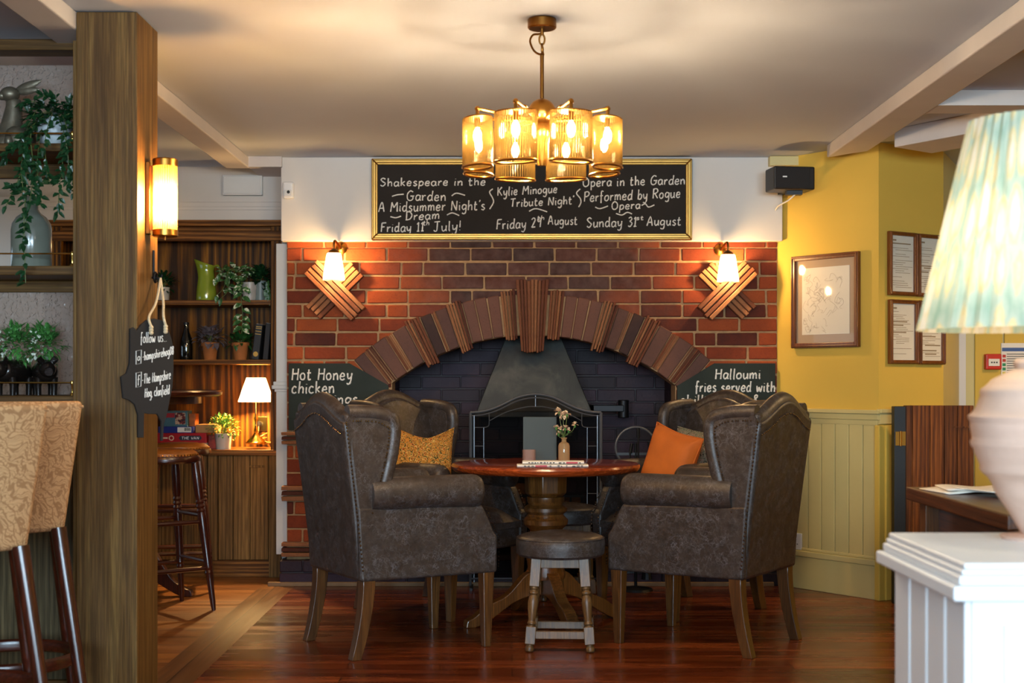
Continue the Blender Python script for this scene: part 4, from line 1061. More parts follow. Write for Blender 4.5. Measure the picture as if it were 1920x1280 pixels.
sb.build('stem', M['stem'], vs_); lb.build('foliage', M['leaf_bright'], vs_, smooth=0); fb.build('blossom', M['flower_peach'], vs_, smooth=0)
Y = 6.27; c = W(992, 0, Y)
tg = thing('tealight_glass', 'speckled pinkish glass tealight holder on the round table', 'candle holder', (c.x, Y, TT))
b = B(); b.lathe([(.0,TT),(.027,TT),(.029,TT+.004),(.029,TT+.068),(.0265,TT+.068),(.0255,TT+.008),(.0,TT+.008)], (c.x,Y,0), seg=28); b.build('glass', M['tumbler'], tg)
B().lathe([(.0,TT+.009),(.019,TT+.009),(.019,TT+.024),(.002,TT+.022),(.001,TT+.03),(.0,TT+.03)], (c.x,Y,0), seg=18).build('candle', M['paper'], tg)
def newspaper(label, cx, cy, z, rz, L, Wd, th, wide):
    o = thing('newspaper', label, 'newspaper', (cx, cy, z), 'folded newspapers on the round table')
    m = Matrix.Rotation(rz, 3, 'Z')
    b = B(); rs = []
    for i in range(9):
        s_ = i/8*2-1; prof = []
        for j in range(12):
            a = 2*PI*j/12; prof.append(Vector((cx,cy,z+th/2)) + m @ Vector((s_*L/2 + (-.004 if abs(s_) == 1 else 0), Wd/2*math.copysign(abs(math.cos(a))**.5, math.cos(a)), th/2*math.copysign(abs(math.sin(a))**.6, math.sin(a))*(1-.1*s_*s_))))
        rs.append(prof)
    b.rings(rs); b.build('paper', M['paper'], o, smooth=40)
    b = B(); b2 = B(); x = -L*.42
    front = lambda X, Z: Vector((cx,cy,z)) + m @ Vector((X, -Wd/2*.995-.001, Z))
    while x < L*.40:
        w_ = rnd.uniform(.006,.016); kind = rnd.random()
        if x > wide[0]*L and x < wide[1]*L: w_ = min(L*wide[1]-x, .05); b2.obox(front(x+w_/2, th*.5), (w_, .0015, th*.55), m)
        elif kind < .8:
            for q in range(2): b.obox(front(x+w_/2, th*(.38+.24*q)+rnd.uniform(-.001,.001)), (w_*rnd.uniform(.6,.95), .0012, th*.17), m)
        x += w_ + .004
    b.build('print', M['ink'], o, smooth=0); b2.build('picture', mk('red_newsprint', '#b8505a', .8), o, smooth=0)
newspaper('lower folded newspaper lying on the round table', .178, 6.14, TT, R(1), .305, .10, .013, (-.28,-.08))
newspaper('upper folded newspaper with a red panel, on top of another newspaper', .182, 6.15, TT+.013, R(-1), .265, .09, .014, (.18,.38))

# ------------------------------------------------------------------ low stools
def turned(b, p, q, r, blocks=True):
    """a turned leg between two points; r is the largest radius"""
    prof = [(.62,.0),(.80,.015),(.95,.05),(.6,.085),(.5,.10),(.55,.12)]
    prof = [(.55,0),(.80,.01),(.86,.045),(.60,.075),(.72,.09)]
    up = [(.72,.265),(.60,.28),(.90,.30),(.62,.325),(.72,.36),(.92,.45),(1.0,.52),(.86,.575),(.62,.60),(.92,.615),(.92,.635),(.60,.65),(.88,.67),(.70,.70)]
    P, Q = Vector(p), Vector(q)
    b.lathe([(0,0)] + [(k*r,h) for k,h in prof], P, Q, seg=14)
    b.bar(P.lerp(Q,.085), P.lerp(Q,.27), r*1.9, r*1.9, up=(0,1,0))
    b.lathe([(k*r,h) for k,h in up], P, Q, seg=14)
    b.bar(P.lerp(Q,.69), Q, r*1.9, r*1.9, up=(0,1,0))
def low_stool(label):
    t = thing('low_stool', label, 'stool', (0,0,0), 'low round leather stools at the table')
    H = .468; r = .183
    st_ = B(); st_.lathe([(.0,H-.092),(r-.012,H-.092),(r-.002,H-.082),(r,H-.05),(r-.001,H-.026),(r-.010,H-.014),(r-.03,H-.006),(r*.5,H+.004),(.0,H+.006)], (0,0,0), seg=48); st_ = st_.build('seat', M['leather'], t)
    B().tube([( (r-.004)*math.cos(2*PI*j/48), (r-.004)*math.sin(2*PI*j/48), H-.020) for j in range(48)], .003, 6, closed=True).build('piping', M['leather'], st_)
    top = .095; ft = .123; feet = []
    for sx in (-1,1):
        for sy in (-1,1):
            p, q = (sx*ft, sy*ft, 0), (sx*top, sy*top, H-.088); feet.append((p, q))
            b = B(); turned(b, p, q, .0215); b.build('leg', M['stoolwood'], t, smooth=35, bevel=.002)
    k = lambda i, s_: Vector(feet[i][0]).lerp(Vector(feet[i][1]), s_)
    for i, j in ((0,1),(1,3),(3,2),(2,0)):
        B().bar(k(i,.18), k(j,.18), .022, .032).build('stretcher', M['stoolwood'], t, smooth=0, bevel=.003)
        B().bar(k(i,.93), k(j,.93), .020, .036).build('apron', M['stoolwood'], t, smooth=0, bevel=.002)
    return t
s0 = low_stool('low round leather stool with turned legs in front of the round table')
put(s0, (.199, 5.85, 0), R(-3))
dup(s0, (.26, 7.17, 0), R(8), 'low round leather stool behind the round table, nearest the fire screen')

# ------------------------------------------------------------------ fire screen and companion set
YS = 7.48; sS = FPX/YS; zS = lambda py: CAMZ + (HOR-py)/sS; xS = lambda px: (px-960)/sS
fs = thing('fire_screen', 'black iron arched fire screen with wire mesh standing before the fireplace', 'fire screen', (xS(1004), YS, 0))
arch = [(882,773),(905,771),(932,763),(965,747),(985,741),(1004,739),(1023,741),(1043,747),(1076,763),(1103,771),(1127,773)]
def sp(pts): return smoothpath([(xS(x), YS, zS(y)) for x, y in pts], 5)
b = B(); b.tube(sp(arch), .007, 8); b.tube([q - Vector((0,0,.018)) for q in sp(arch)], .004, 6)
for x in (882, 1127): b.tube([(xS(x),YS,zS(773)),(xS(x),YS,.0)], .007, 8)
for x in (889, 1120): b.tube([(xS(x),YS,zS(778)),(xS(x),YS,.03)], .004, 6)
b.tube([(xS(882),YS,.05),(xS(1127),YS,.05)], .006, 8)
b.build('frame', M['grey_iron'], fs)
b = B()
b.tube(sp([(917,789),(950,772),(985,763),(1004,762),(1023,763),(1058,772),(1091,789)]), .0025, 6)
b.tube([(xS(1004),YS,zS(741)),(xS(1004),YS,zS(762))], .0025, 6)
for m_ in (1, -1):
    X = lambda x: 1004 + m_*(x-1004)
    b.tube(sp([(X(917),773),(X(917),795),(X(913),800),(X(906),801),(X(889),801)]), .0025, 6)
    b.tube([(xS(X(907)),YS,zS(801)),(xS(X(907)),YS,.05)], .0025, 6)
    for y in (836, 880, 925): b.tube([(xS(X(907)),YS,zS(y)),(xS(X(889)),YS,zS(y))], .0025, 6)
b.build('scrollwork', M['grey_iron'], fs)
P = [(p.x, p.z) for p in sp(arch)]
B().prism([(P[0][0], .05)] + P + [(P[-1][0], .05)], (0,YS+.006,0), (1,0,0), (0,0,1), .001).build('mesh_panel', M['screen_mesh'], fs, smooth=0)
for x in (884, 1125):
    b = B(); s_ = -1 if x < 1000 else 1; xx = xS(x); b.box(xx-.008, xx+.008, YS-.10, YS+.05, 0, .014); b.build('foot', M['black_iron'], fs)
    B().prism([(YS+.004,.06),(YS+.07,.06),(YS+.07,zS(790)),(YS+.004,zS(776))], (xx-.004,0,0), (0,1,0), (0,0,1), .008).build('side_wing', M['black_iron'], fs, smooth=0)
Yc = 7.40; cx = W(1192,0,Yc).x; zc = W(0,838,Yc).z
cs = thing('fire_tool_stand', 'black iron fire tool stand with a round hoop beside the fireplace opening', 'fire tools', (cx, Yc, 0))
B().lathe([(.0,0),(.09,0),(.085,.012),(.02,.022),(.0,.022)], (cx,Yc,0), seg=24).build('base', M['black_iron'], cs)
B().tube([(cx,Yc,.02),(cx,Yc,zc+.02)], .008, 8).build('pole', M['black_iron'], cs)
b = B(); b.tube([(cx+.104*math.cos(2*PI*j/32),Yc,zc+.104*math.sin(2*PI*j/32)) for j in range(32)], .0065, 8, closed=True)
b.build('hoop', M['grey_iron'], cs)
b = B(); b.bar((cx-.100,Yc,zc-.035),(cx+.100,Yc,zc-.035),.012,.014); b.build('crossbar', M['black_plastic'], cs)
for i, (dx, ln) in enumerate(((-.05,.02),(.012,.10),(.055,.03))):
    b = B(); b.tube([(cx+dx,Yc-.015,.16),(cx+dx*1.0+(.02 if i != 1 else 0),Yc-.015,zc+ln-.04)], .0045, 8); b.tube([(cx+dx+(.02 if i != 1 else 0),Yc-.015,zc+ln-.05),(cx+dx+(.03 if i == 0 else (.014 if i == 2 else 0)),Yc-.015,zc+ln)], .009, 8)
    if i == 0: b.box(cx+dx-.04,cx+dx+.04,Yc-.02,Yc-.01,.09,.17)
    elif i == 2: b.tube([(cx+dx,Yc-.015,.17),(cx+dx,Yc-.015,.06)], [.01,.028], 10)
    b.build(('shovel','poker','brush')[i], M['black_iron'], cs)

# ------------------------------------------------------------------ oak alcove unit
au = thing('oak_alcove_unit', 'tall oak shelf unit with plank cupboards built into the wall left of the fireplace', 'shelf unit', (-1.9, YA, 0))
YK = 8.24; UX0, UX1 = -2.58, -1.278
sA = FPX/YA; zA = lambda py: CAMZ + (HOR-py)/sA; xA = lambda px: (px-960)/sA
SX = xA(508)
B().box(UX0, UX1, YK, YK+.03, 0, 1.96).build('back_panel', M['alcove'], au, smooth=0)
for x0, x1 in ((SX, UX1), (UX0, UX0+.08), (-2.33, -2.27)):
    b = B(); b.box(x0, x1, YA-.012, YA+.03, .70 if x0 != SX else .02, 1.955)
    if x0 == SX: b.box(x0+.005, x0+.03, YA, YK, .70, 1.955)
    elif x0 == UX0: b.box(x0, x0+.03, YA, YK, 0, 1.955)
    else: b.box(x0+.015, x0+.045, YA, YK, .70, 1.955)
    b.build('stile', M['alcove'], au, smooth=0, bevel=.003)
b = B(); b.box(UX0, UX1, YA-.03, YA+.03, zA(425), zA(413)); b.box(UX0, UX1, YA-.018, YA+.02, zA(452), zA(433)); b.box(UX0, UX1, YA+.005, YA+.03, zA(433), zA(425)); b.box(UX0, UX1, YA, YK, zA(433), zA(425))
b.build('cornice', M['alcove_x'], au, smooth=0, bevel=.003)
for py0, py1 in ((562,571), (674,683)):
    B().box(-2.3, SX+.01, YA+.012, YK, zA(py1), zA(py0)).build('shelf', M['alcove_x'], au, smooth=0, bevel=.002)
ZC = zA(843)
B().box(UX0, UX1+.002, YA-.03, YK, zA(853), ZC).build('worktop', M['alcove_x'], au, smooth=0, bevel=.003)
B().box(UX0, UX1, YA+.02, YK, .02, zA(853)).build('carcass', M['cab'], au, smooth=0)
B().box(UX0, UX1-.045, YA-.004, YA+.02, .0, zA(1050)).build('kickboard', M['alcove_x'], au, smooth=0, bevel=.002)
for x0, x1, o_ in ((xA(505), UX1, .017), (xA(390), xA(408), .006), (xA(215), xA(233), .006)):
    B().box(x0, x1, YA-o_, YA+.03, 0 if o_ > .01 else zA(1050), zA(853)).build('front_stile', M['cab'], au, smooth=0, bevel=.002)
for xa, xb in ((408, 505), (233, 390), (70, 215)):
    b = B(); X0, X1 = xA(xa)+.004, xA(xb)-.004; nP = max(2, round((X1-X0)/.11)); ws = [rnd.uniform(.8,1.25) for _ in range(nP)]; tw = sum(ws); x = X0
    for w_ in ws:
        L = (X1-X0)*w_/tw; b.box(x+.001, x+L-.0015, YA-.002+rnd.uniform(-.003,.003), YA+.02, zA(1049), zA(854)); x += L
    b.box(xA(xa+60 if xa == 408 else xa+20), min(xA(xa+60 if xa == 408 else xa+20)+.13, X1-.02), YA-.008, YA+.01, zA(876), zA(872))
    b.build('plank_door', M['cab'], au, smooth=0, bevel=.002)
xlamp = W(480,838,8.0).x
so = thing('power_socket', 'brass wall socket with a black plug behind the small lamp', 'socket', W(494,794,YK))
p0, p1 = W(481,808,YK), W(501,781,YK)
B().box(p0.x, p1.x, YK-.008, YK, p0.z, p1.z).build('plate', M['brass_bright'], so, smooth=0, bevel=.002)
B().lathe([(.0,0),(.018,0),(.017,.03),(.012,.036),(.0,.036)], (p0.x+.018,YK-.008,(p0.z+p1.z)/2), (p0.x+.018,YK-1.008,(p0.z+p1.z)/2), seg=16).build('plug', M['black_plastic'], so)
b = B(); b.tube(smoothpath([(p0.x+.018,YK-.04,(p0.z+p1.z)/2-.01),(p0.x+.02,YK-.05,.80),(p0.x+.0,YK-.06,.745),(p0.x-.01,YK-.10,.741),(xlamp+.10,8.06,.741),(xlamp+.058,8.0,.741)],5), .003, 6)
for k in range(3): b.tube([(p0.x+.035+.03*math.cos(q)*(1+.12*k), YK-.06+.03*math.sin(q), .74+.02*k*(.5+.5*math.cos(q))+.004*k) for q in [2*PI*j/16 for j in range(16)]], .003, 6, closed=True)
tag(b.build('lamp_cord', mk('gold_cord', '#b8893c', .5)), 'coiled gold lamp cord beside the small brass lamp', 'cord')

# ------------------------------------------------------------------ plants and ornaments in the alcove
def bush(b, c, r, n, L, wd, up=.6, dirs=None, zmin=-1):
    for i in range(n):
        d = Vector((rnd.gauss(0,1), rnd.gauss(0,1), rnd.gauss(0,1)+up)).normalized()
        if d.z < zmin: d.z = abs(d.z)*.3
        p = Vector(c) + Vector((d.x*r[0], d.y*r[1], d.z*r[2]))*rnd.uniform(.35,1)
        b.leaf(p, (d + Vector((rnd.uniform(-.6,.6), rnd.uniform(-.6,.6), rnd.uniform(-.3,.6)))), (0,0,1), L*rnd.uniform(.7,1.3), wd*rnd.uniform(.7,1.3))
def pot(o, c, r0, r1, h, mat, rim=0.0):
    x, y, z = c
    pr = [(.0,z),(r0,z),(r1,z+h-rim)] + ([(r1+.006,z+h-rim),(r1+.006,z+h)] if rim else [(r1,z+h)]) + [(r1-.006,z+h),(r1-.008,z+h-.015),(.0,z+h-.015)]
    B().lathe(pr, (x,y,0), seg=28).build('pot', mat, o)
def potted(name, label, c, r0, r1, h, potmat, rim, fr, n, L, wd, leafmat, up=.6, lift=.3, group=None, flowers=None):
    o = thing(name, label, 'plant', c, group); pot(o, c, r0, r1, h, potmat, rim)
    cc = (c[0], c[1], c[2]+h+fr[2]*lift)
    b = B(); bush(b, cc, fr, n, L, wd, up); b.build('foliage', leafmat, o, smooth=0)
    b = B()
    for i in range(8):
        d = Vector((rnd.uniform(-1,1)*fr[0]*.6, rnd.uniform(-1,1)*fr[1]*.6, fr[2]*(lift+.4))); b.tube([(c[0],c[1],c[2]+h-.02),(c[0]+d.x*.4,c[1]+d.y*.4,c[2]+h+d.z*.5),(c[0]+d.x,c[1]+d.y,c[2]+h+d.z)], .0016, 5)
    b.build('stem', M['stem'], o)
    if flowers:
        b = B(); bush(b, cc, (fr[0]*1.12, fr[1]*1.1, fr[2]*1.1), flowers[0], flowers[1], flowers[1]*.8, up); b.build('blossom', flowers[2], o, smooth=0)
    return o
YP = 8.03; sP = FPX/YP; ZS1, ZS2 = zA(562), zA(674)
xP = lambda px: (px-960)/sP
potted('potted_plant', 'small dark bushy plant at the left end of the top alcove shelf', (xP(306),YP,ZS1), .033, .037, .078, M['cream_pot'], 0, (.062,.055,.055), 170, .034, .017, M['leaf_dark'])
jg = thing('green_jug', 'tall lime green ceramic jug on the top alcove shelf', 'jug', (xP(387),YP,ZS1))
b = B(); rs = []; nj = 32; Hj = .210
for k, (r, h) in enumerate(((.001,0),(.055,0),(.057,.01),(.052,.07),(.044,.13),(.040,.17),(.043,.195),(.048,.212))):
    ring = []
    for j in range(nj):
        a = 2*PI*j/nj; ca = math.cos(a); sp_ = max(0, -ca)**4*.020*max(0,(h-.13)/.08)
        lift = (-ca*.014 + (max(0,-ca)**3*.012)) * max(0,(h-.17)/.042)
        ring.append(Vector((xP(387)+(r+sp_)*ca, YP+r*math.sin(a), ZS1+h+lift)))
    rs.append(ring)
b.rings(rs, cap=False); b.f.append(list(range(nj-1,-1,-1))); b.m.append(0); b.build('body', M['jug'], jg, solid=.004, smooth=50)
b = B(); x_ = xP(387); b.tube(smoothpath([(x_+.040,YP,ZS1+.195),(x_+.066,YP,ZS1+.200),(x_+.076,YP,ZS1+.165),(x_+.068,YP,ZS1+.12),(x_+.047,YP,ZS1+.085)],5), .006, 8, sq=.8); b.build('handle', M['jug'], jg)
# variegated trailing plant hanging over the shelf edge
n = N('variegated_leaf'); n.set(Roughness=.4)
v = n.coords(); n.base(n.ramp(n.noise(v, 45, 2), [(.42, lin('#2f5a2a')), (.55, lin('#4a7a3c')), (.62, lin('#dfe2c4'))])); M['varieg'] = n.m
tp = thing('trailing_plant', 'variegated trailing plant hanging over the edge of the top alcove shelf', 'plant', (xP(455),YP,ZS1))
pot(tp, (xP(468),YP,ZS1), .036, .044, .105, M['cream_pot'])
lv, st = B(), B()
trail = smoothpath([W(462,510,YP), W(455,520,7.95), W(452,555,7.885), W(455,590,7.88), W(453,625,7.88)], 6)
st.tube(trail, .002, 6)
for i, (px, py, sx) in enumerate(((446,555,-1),(464,562,1),(444,575,-1),(466,585,1),(443,596,-1),(464,600,1),(444,606,-1),(462,612,1),(446,618,-1),(458,620,1),(447,540,-1),(465,545,1))):
    a = W(454,py-6,7.885); lv.leaf(a, W(px,py,7.87)-a+Vector((sx*.03,-.02,-.012)), (0,-.7,.5), .062, .034, .2)
for i in range(60):
    q = W(rnd.uniform(418,472), rnd.uniform(503,545), rnd.uniform(7.92,8.06)); d = Vector((rnd.uniform(-1,1), rnd.uniform(-1,.2), rnd.uniform(-.5,.7))); lv.leaf(q, d, (0,-.5,.6), rnd.uniform(.04,.07), rnd.uniform(.022,.034))
for px, py in ((408,552),(415,558),(405,520),(412,512)):
    q = W(px+12,py-14,7.93); st.tube(smoothpath([W(455,512,8.0), W(430,505,7.97), q, W(px,py,7.91)],4), .0016, 5); lv.leaf(W(px,py,7.91), (-.2,-.3,-1), (0,-1,.2), .05, .024)
lv.build('foliage', M['varieg'], tp, smooth=0); st.build('stem', M['stem'], tp)
o = potted('potted_plant', 'dark leafy plant at the right end of the top alcove shelf', (xP(487),YP+.02,ZS1), .036, .034, .115, mk('grey_blue_ceramic','#7f8a86',.4), 0, (.055,.06,.06), 110, .05, .028, M['leaf_dark'], lift=.1)
b = B()
for k in range(14):
    q = W(rnd.uniform(498,507), rnd.uniform(525,558), 7.92); b.leaf(q, (rnd.uniform(-.4,.3),-.3,-1), (0,-1,.2), .05, .02)
b.build('trailing_leaves', M['leaf'], o, smooth=0)
bo = thing('dark_bottle', 'black glass bottle at the left of the middle alcove shelf', 'bottle', (xP(349),YP,ZS2))
B().lathe([(.0,0),(.036,0),(.037,.004),(.037,.095),(.033,.12),(.018,.160),(.014,.185),(.014,.200),(.0,.200)], (xP(349),YP,ZS2), seg=24).build('glass', M['bottle_dark'], bo)
B().lathe([(.0,.198),(.016,.198),(.016,.212),(.0,.214)], (xP(349),YP,ZS2), seg=16).build('stopper', M['black_plastic'], bo)
potted('potted_plant', 'grey-purple leafed plant in a terracotta pot on the middle alcove shelf', (xP(394),YP,ZS2), .034, .044, .098, M['terracotta'], .02, (.075,.06,.055), 75, .05, .032, M['leaf_grey'], lift=.35)
potted('potted_plant', 'small green plant in a terracotta pot beside the old book', (xP(451),YP,ZS2), .034, .044, .098, M['terracotta'], .02, (.07,.05,.035), 60, .05, .026, M['leaf'], lift=.1)
def old_book(label, x, tilt, th, h, d, mat, gold):
    o = thing('book', label, 'book', (x,YP,ZS2), 'books on the middle alcove shelf')
    m = Matrix.Rotation(tilt,3,'Y'); base = Vector((x,YP-.02,ZS2))
    b = B(); b.obox(base + m @ Vector((0,0,h/2)), (th,d,h), m); b.build('cover', mat, o, smooth=0, bevel=.004)
    b = B(); b.obox(base + m @ Vector((0,.004,h/2+.001)), (th-.008,d-.008,h), m); b.build('pages', M['paper'], o, smooth=0)
    if gold:
        b = B()
        for z in (.93,.88,.80,.72): b.obox(base + m @ Vector((0,-d/2-.0005,h*z)), (th*.85,.0015,.003), m)
        b.lathe([(.0,0),(.014,0),(.014,.001),(.0,.001)], base + m @ Vector((0,-d/2,h*.16)), base + m @ Vector((0,-d/2-1,h*.16)), seg=14)
        b.build('gilt_decoration', M['gold'], o, smooth=0)
M['book_black'] = mk('black_cloth', '#1b1c1e', .6, var=.1)
old_book('thick black book with gilt bands leaning on the middle alcove shelf', xP(483), R(7), .040, .200, .13, M['book_black'], True)
old_book('plain dark book at the far right of the middle alcove shelf', xP(502), R(5), .030, .205, .13, mk('brown_black_cloth','#1d1512',.6), False)
potted('potted_plant', 'yellow flowering plant in a grey pot beside the small brass lamp', (xP(422),7.98,ZC), .040, .048, .088, M['cream_pot'], 0, (.09,.08,.075), 260, .026, .012, M['leaf_bright'], lift=.3, flowers=(240, .014, M['flower_yellow']))
# games stacked on the cabinet
def gamebox(label, x0, x1, z0, z1, y0, y1, mat, extra=None, cat='board game'):
    o = thing('game_box', label, cat, ((x0+x1)/2,(y0+y1)/2,z0), 'game boxes stacked in the alcove')
    B().box(x0,x1,y0,y1,z0,z1).build('box', mat, o, smooth=0, bevel=.002)
    if extra: extra(o, x0, x1, z0, z1, y0)
    return o
YG = 7.92; zG = lambda py: CAMZ + (HOR-py)/(FPX/YG); xG = lambda px: (px-960)/(FPX/YG)
gz = [ZC, ZC+.037, ZC+.092, ZC+.128, ZC+.215]
def ex_grey(o,x0,x1,z0,z1,y): pass
gamebox('flat grey game box at the bottom of the alcove stack', xG(288), xG(386), gz[0], gz[1], YG, 8.2, M['grey_card'])
def ex_red(o,x0,x1,z0,z1,y):
    b = B(); X0, X1 = xG(338), xG(375); zc_ = (z0+z1)/2
    b.prism([(X0,zc_-.013),(X1,zc_-.013),(X1+.01,zc_),(X1,zc_+.013),(X0,zc_+.013),(X0-.01,zc_)], (0,y-.0005,0), (1,0,0), (0,0,1), .001); b.build('name_plate', mk('dark_name_plate','#2a2a34',.4), o, smooth=0)
    b = B(); chalk(b, 'THE VAN', (X0+.006,y-.002,zc_-.007), (1,0,0), (0,0,1), .014, X1-X0-.010, .0014); b.build('lettering', M['white_plastic'], o)
    b = B(); b.tube([(xG(321)+.012*math.cos(q),y-.0008,zc_+.012*math.sin(q)) for q in [2*PI*j/20 for j in range(20)]], .003, 5, closed=True); b.box(xG(300), xG(314), y-.001, y, zc_-.004, zc_+.004); b.build('emblem', M['flower_peach'], o, smooth=0)
gamebox('red game box with a dark name plate near the bottom of the alcove stack', xG(290), xG(386), gz[1], gz[2], YG+.005, 8.2, M['red_box'], ex_red)
def ex_blue(o,x0,x1,z0,z1,y):
    b = B(); b.box(xG(332), xG(358), y-.0012, y, z0+.004, z1-.004); b.build('label_sticker', M['paper'], o, smooth=0)
    b = B(); X = xG(345)
    while X < xG(356): w_ = rnd.choice((.001,.002,.003)); b.box(X, X+w_, y-.0018, y-.001, z0+.012, z1-.007); X += w_ + .0015
    b.build('barcode', M['ink'], o, smooth=0)
gamebox('dark blue puzzle box with a barcode sticker on the red game box', xG(296), xG(361), gz[2], gz[3], YG+.01, 8.15, M['blue_box'], ex_blue)
M['puzzle'] = mk('teal_card', '#4a7078', .4, var=.15, vs=20)
def ex_puz(o,x0,x1,z0,z1,y):
    n = N('puzzle_picture'); v = n.coords((1,1,1)); n.base(n.ramp(n.noise(v, 42, 3), [(.3, lin('#2c1210')), (.45, lin('#7a2418')), (.55, lin('#c8a888')), (.66, lin('#3a5a4a'))], 'CONSTANT'))
    B().box(xG(327), xG(346), y-.0012, y, z0+.012, z1-.010).build('picture', n.m, o, smooth=0)
    B().box(x0+.012, xG(326), y-.001, y, z0+.05, z1-.012).build('title_panel', mk('red_title','#b03038',.4), o, smooth=0)
gamebox('teal picture puzzle box at the top of the alcove stack', xG(304), xG(350), gz[3], gz[4], YG+.02, 8.05, M['puzzle'], ex_puz, 'puzzle')
gamebox('small orange and brown box standing beside the teal puzzle', xG(351), xG(363), gz[3], gz[3]+.07, YG+.04, 8.05, mk('orange_card','#a85a22',.5,var=.3,vs=40), None, 'box')
gamebox('plain tan card box on the right of the red game box', xG(362), xG(398), gz[2], gz[2]+.045, YG+.06, 8.16, M['kraft'])
gamebox('small red and gold box on the worktop beside the yellow flowering plant', xG(387), xG(402), ZC, ZC+.080, YG+.05, 8.1, mk('red_gold_card','#8e2a18',.5,var=.5,vs=40), None, 'box')

# ------------------------------------------------------------------ bar: post, gantry, front panel
po = thing('oak_post', 'square weathered oak post rising to the ceiling at the end of the bar', 'post', ((PX0+PX1)/2, (PY0+PY1)/2, 0))
B().box(PX0, PX1, PY0, PY1, 0, CEIL-.003).build('shaft', M['oak'], po, smooth=0, bevel=.004)
B().box(PX0-.016, PX0+.01, PY0+.02, PY1, 0, CEIL-.09).build('edge_strip', M['oak'], po, smooth=0, bevel=.002)
ba = thing('bar_counter', 'grey oak panelled bar front and counter left of the post', 'bar', (-2.6, 4.75, 0))
BX0, BX1 = -3.6, PX0-.016
ZBAR = 1.045
b = B(); b.box(BX0, BX1, 4.74, 4.78, 0, ZBAR-.03); b.build('front_panel', M['bar_panel'], ba, smooth=0)
b = B()
for x0, x1 in ((BX1-.045,BX1),(BX1-.40,BX1-.32),(BX1-.80,BX1-.72)): b.box(x0,x1,4.722,4.745,.10,ZBAR-.03)
b.build('stile', M['bar_panel'], ba, smooth=0, bevel=.004)
b = B(); b.box(BX0,BX1,4.716,4.745,.05,.10); b.box(BX0,BX1,4.704,4.745,0,.05); b.box(BX0,BX1,4.724,4.745,ZBAR-.10,ZBAR-.03)
b.build('moulding', M['oak_x'], ba, smooth=0, bevel=.006)
B().box(BX0,BX1,4.66,5.25,ZBAR-.03,ZBAR).build('counter_top', M['oak_x'], ba, smooth=0, bevel=.005)
ga = thing('bar_gantry', 'oak bar gantry with open shelves and textured glass panels beside the post', 'bar shelves', (-2.6, 4.9, ZBAR))
YG0, YG1 = 4.72, 5.02; sG = FPX/YG0; zg = lambda py: CAMZ + (HOR-py)/sG
B().box(BX0,BX1,YG0+.02,YG0+.12,zg(91),zg(70)).build('top_rail', M['oak_x'], ga, smooth=0, bevel=.003)
shA, shB = zg(270), zg(499)
for z, th in ((shA, .026), (shB, .030)):
    B().box(BX0,BX1,YG0-.02,YG1,z-th,z).build('shelf', M['oak_x'], ga, smooth=0, bevel=.003)
b = B(); b.box(BX0,BX1,YG1-.04,YG1,shA-.075,shA-.026); b.box(BX0,BX1,YG1-.04,YG1,shB-.07,shB-.03); b.build('rear_rail', M['oak_x'], ga, smooth=0, bevel=.003)
b = B(); b.box(BX1-.022,BX1,YG0,YG1,ZBAR,2.24); b.box(-2.75,-2.70,YG0,YG1,ZBAR,2.24); b.build('upright', M['oak'], ga, smooth=0, bevel=.003)
for z0, z1 in ((ZBAR, shB-.06), (shA, zg(88))):
    B().box(BX0,BX1-.02,YG1-.024,YG1-.016,z0,z1).build('glass_panel', M['obscured'], ga, smooth=0)
for z, h in ((ZBAR,.042),(shB,.042),(shA,.036)):
    b = B(); yy = YG0+.0; b.tube([(BX0,yy,z+h),(BX1-.045,yy,z+h)], .0028, 8)
    for x in (BX1-.048, -1.95, -2.5): b.lathe([(.0,0),(.009,0),(.008,.005),(.004,.010),(.004,h-.010),(.007,h-.003),(.005,h+.006),(.0,h+.008)], (x,yy,z), seg=12)
    b.build('gallery_rail', M['brass_bright'], ga)

hs = thing('hare_statue', 'silvery sitting hare statue at the left end of the upper bar shelf', 'statue', (-1.69, 4.82, shA))
M['pewter'] = mk('pewter', '#746a58', .42, .6, var=.25, vs=25, bump=.3, bs=40)
x_, y_ = -1.695, 4.83
rs = []
b = B(); b.tube(smoothpath([(x_-.02,y_,shA+.0),(x_-.012,y_,shA+.03),(x_-.006,y_,shA+.07),(x_,y_,shA+.11),(x_+.004,y_,shA+.145),(x_+.002,y_,shA+.165)],5), [ .045,.05,.052,.052,.050,.048,.047,.045,.043,.041,.039,.037,.035,.034,.033,.032,.031,.030,.029,.028,.027,.027,.026,.026,.025,.024 ], 14)
b.ball((x_-.006,y_-.01,shA+.185),(.033,.030,.026),14,10); b.ball((x_-.030,y_-.018,shA+.178),(.018,.017,.015),10,8)
for sd in (-1,1): b.ball((x_+.025,y_+sd*.032,shA+.035),(.045,.025,.04),12,8); b.ball((x_+.005,y_-.03+sd*.02,shA+.02),(.016,.02,.022),10,8)
b.ball((x_+.068,y_,shA+.06),(.014,.014,.014),10,8)
b.build('body', M['pewter'], hs, smooth=60)
for dz, dx in ((.018,.075),(-.012,.068)):
    b = B(); p0, p1 = Vector((x_+.006,y_,shA+.196)), Vector((x_+.006+dx+.02,y_-.01,shA+.214+dz)); b.tube([p0.lerp(p1,t/6) for t in range(7)], [.006,.012,.015,.015,.013,.009,.002], 10, up=(0,1,0), sq=.45); b.build('ear', M['pewter'], hs, smooth=60)

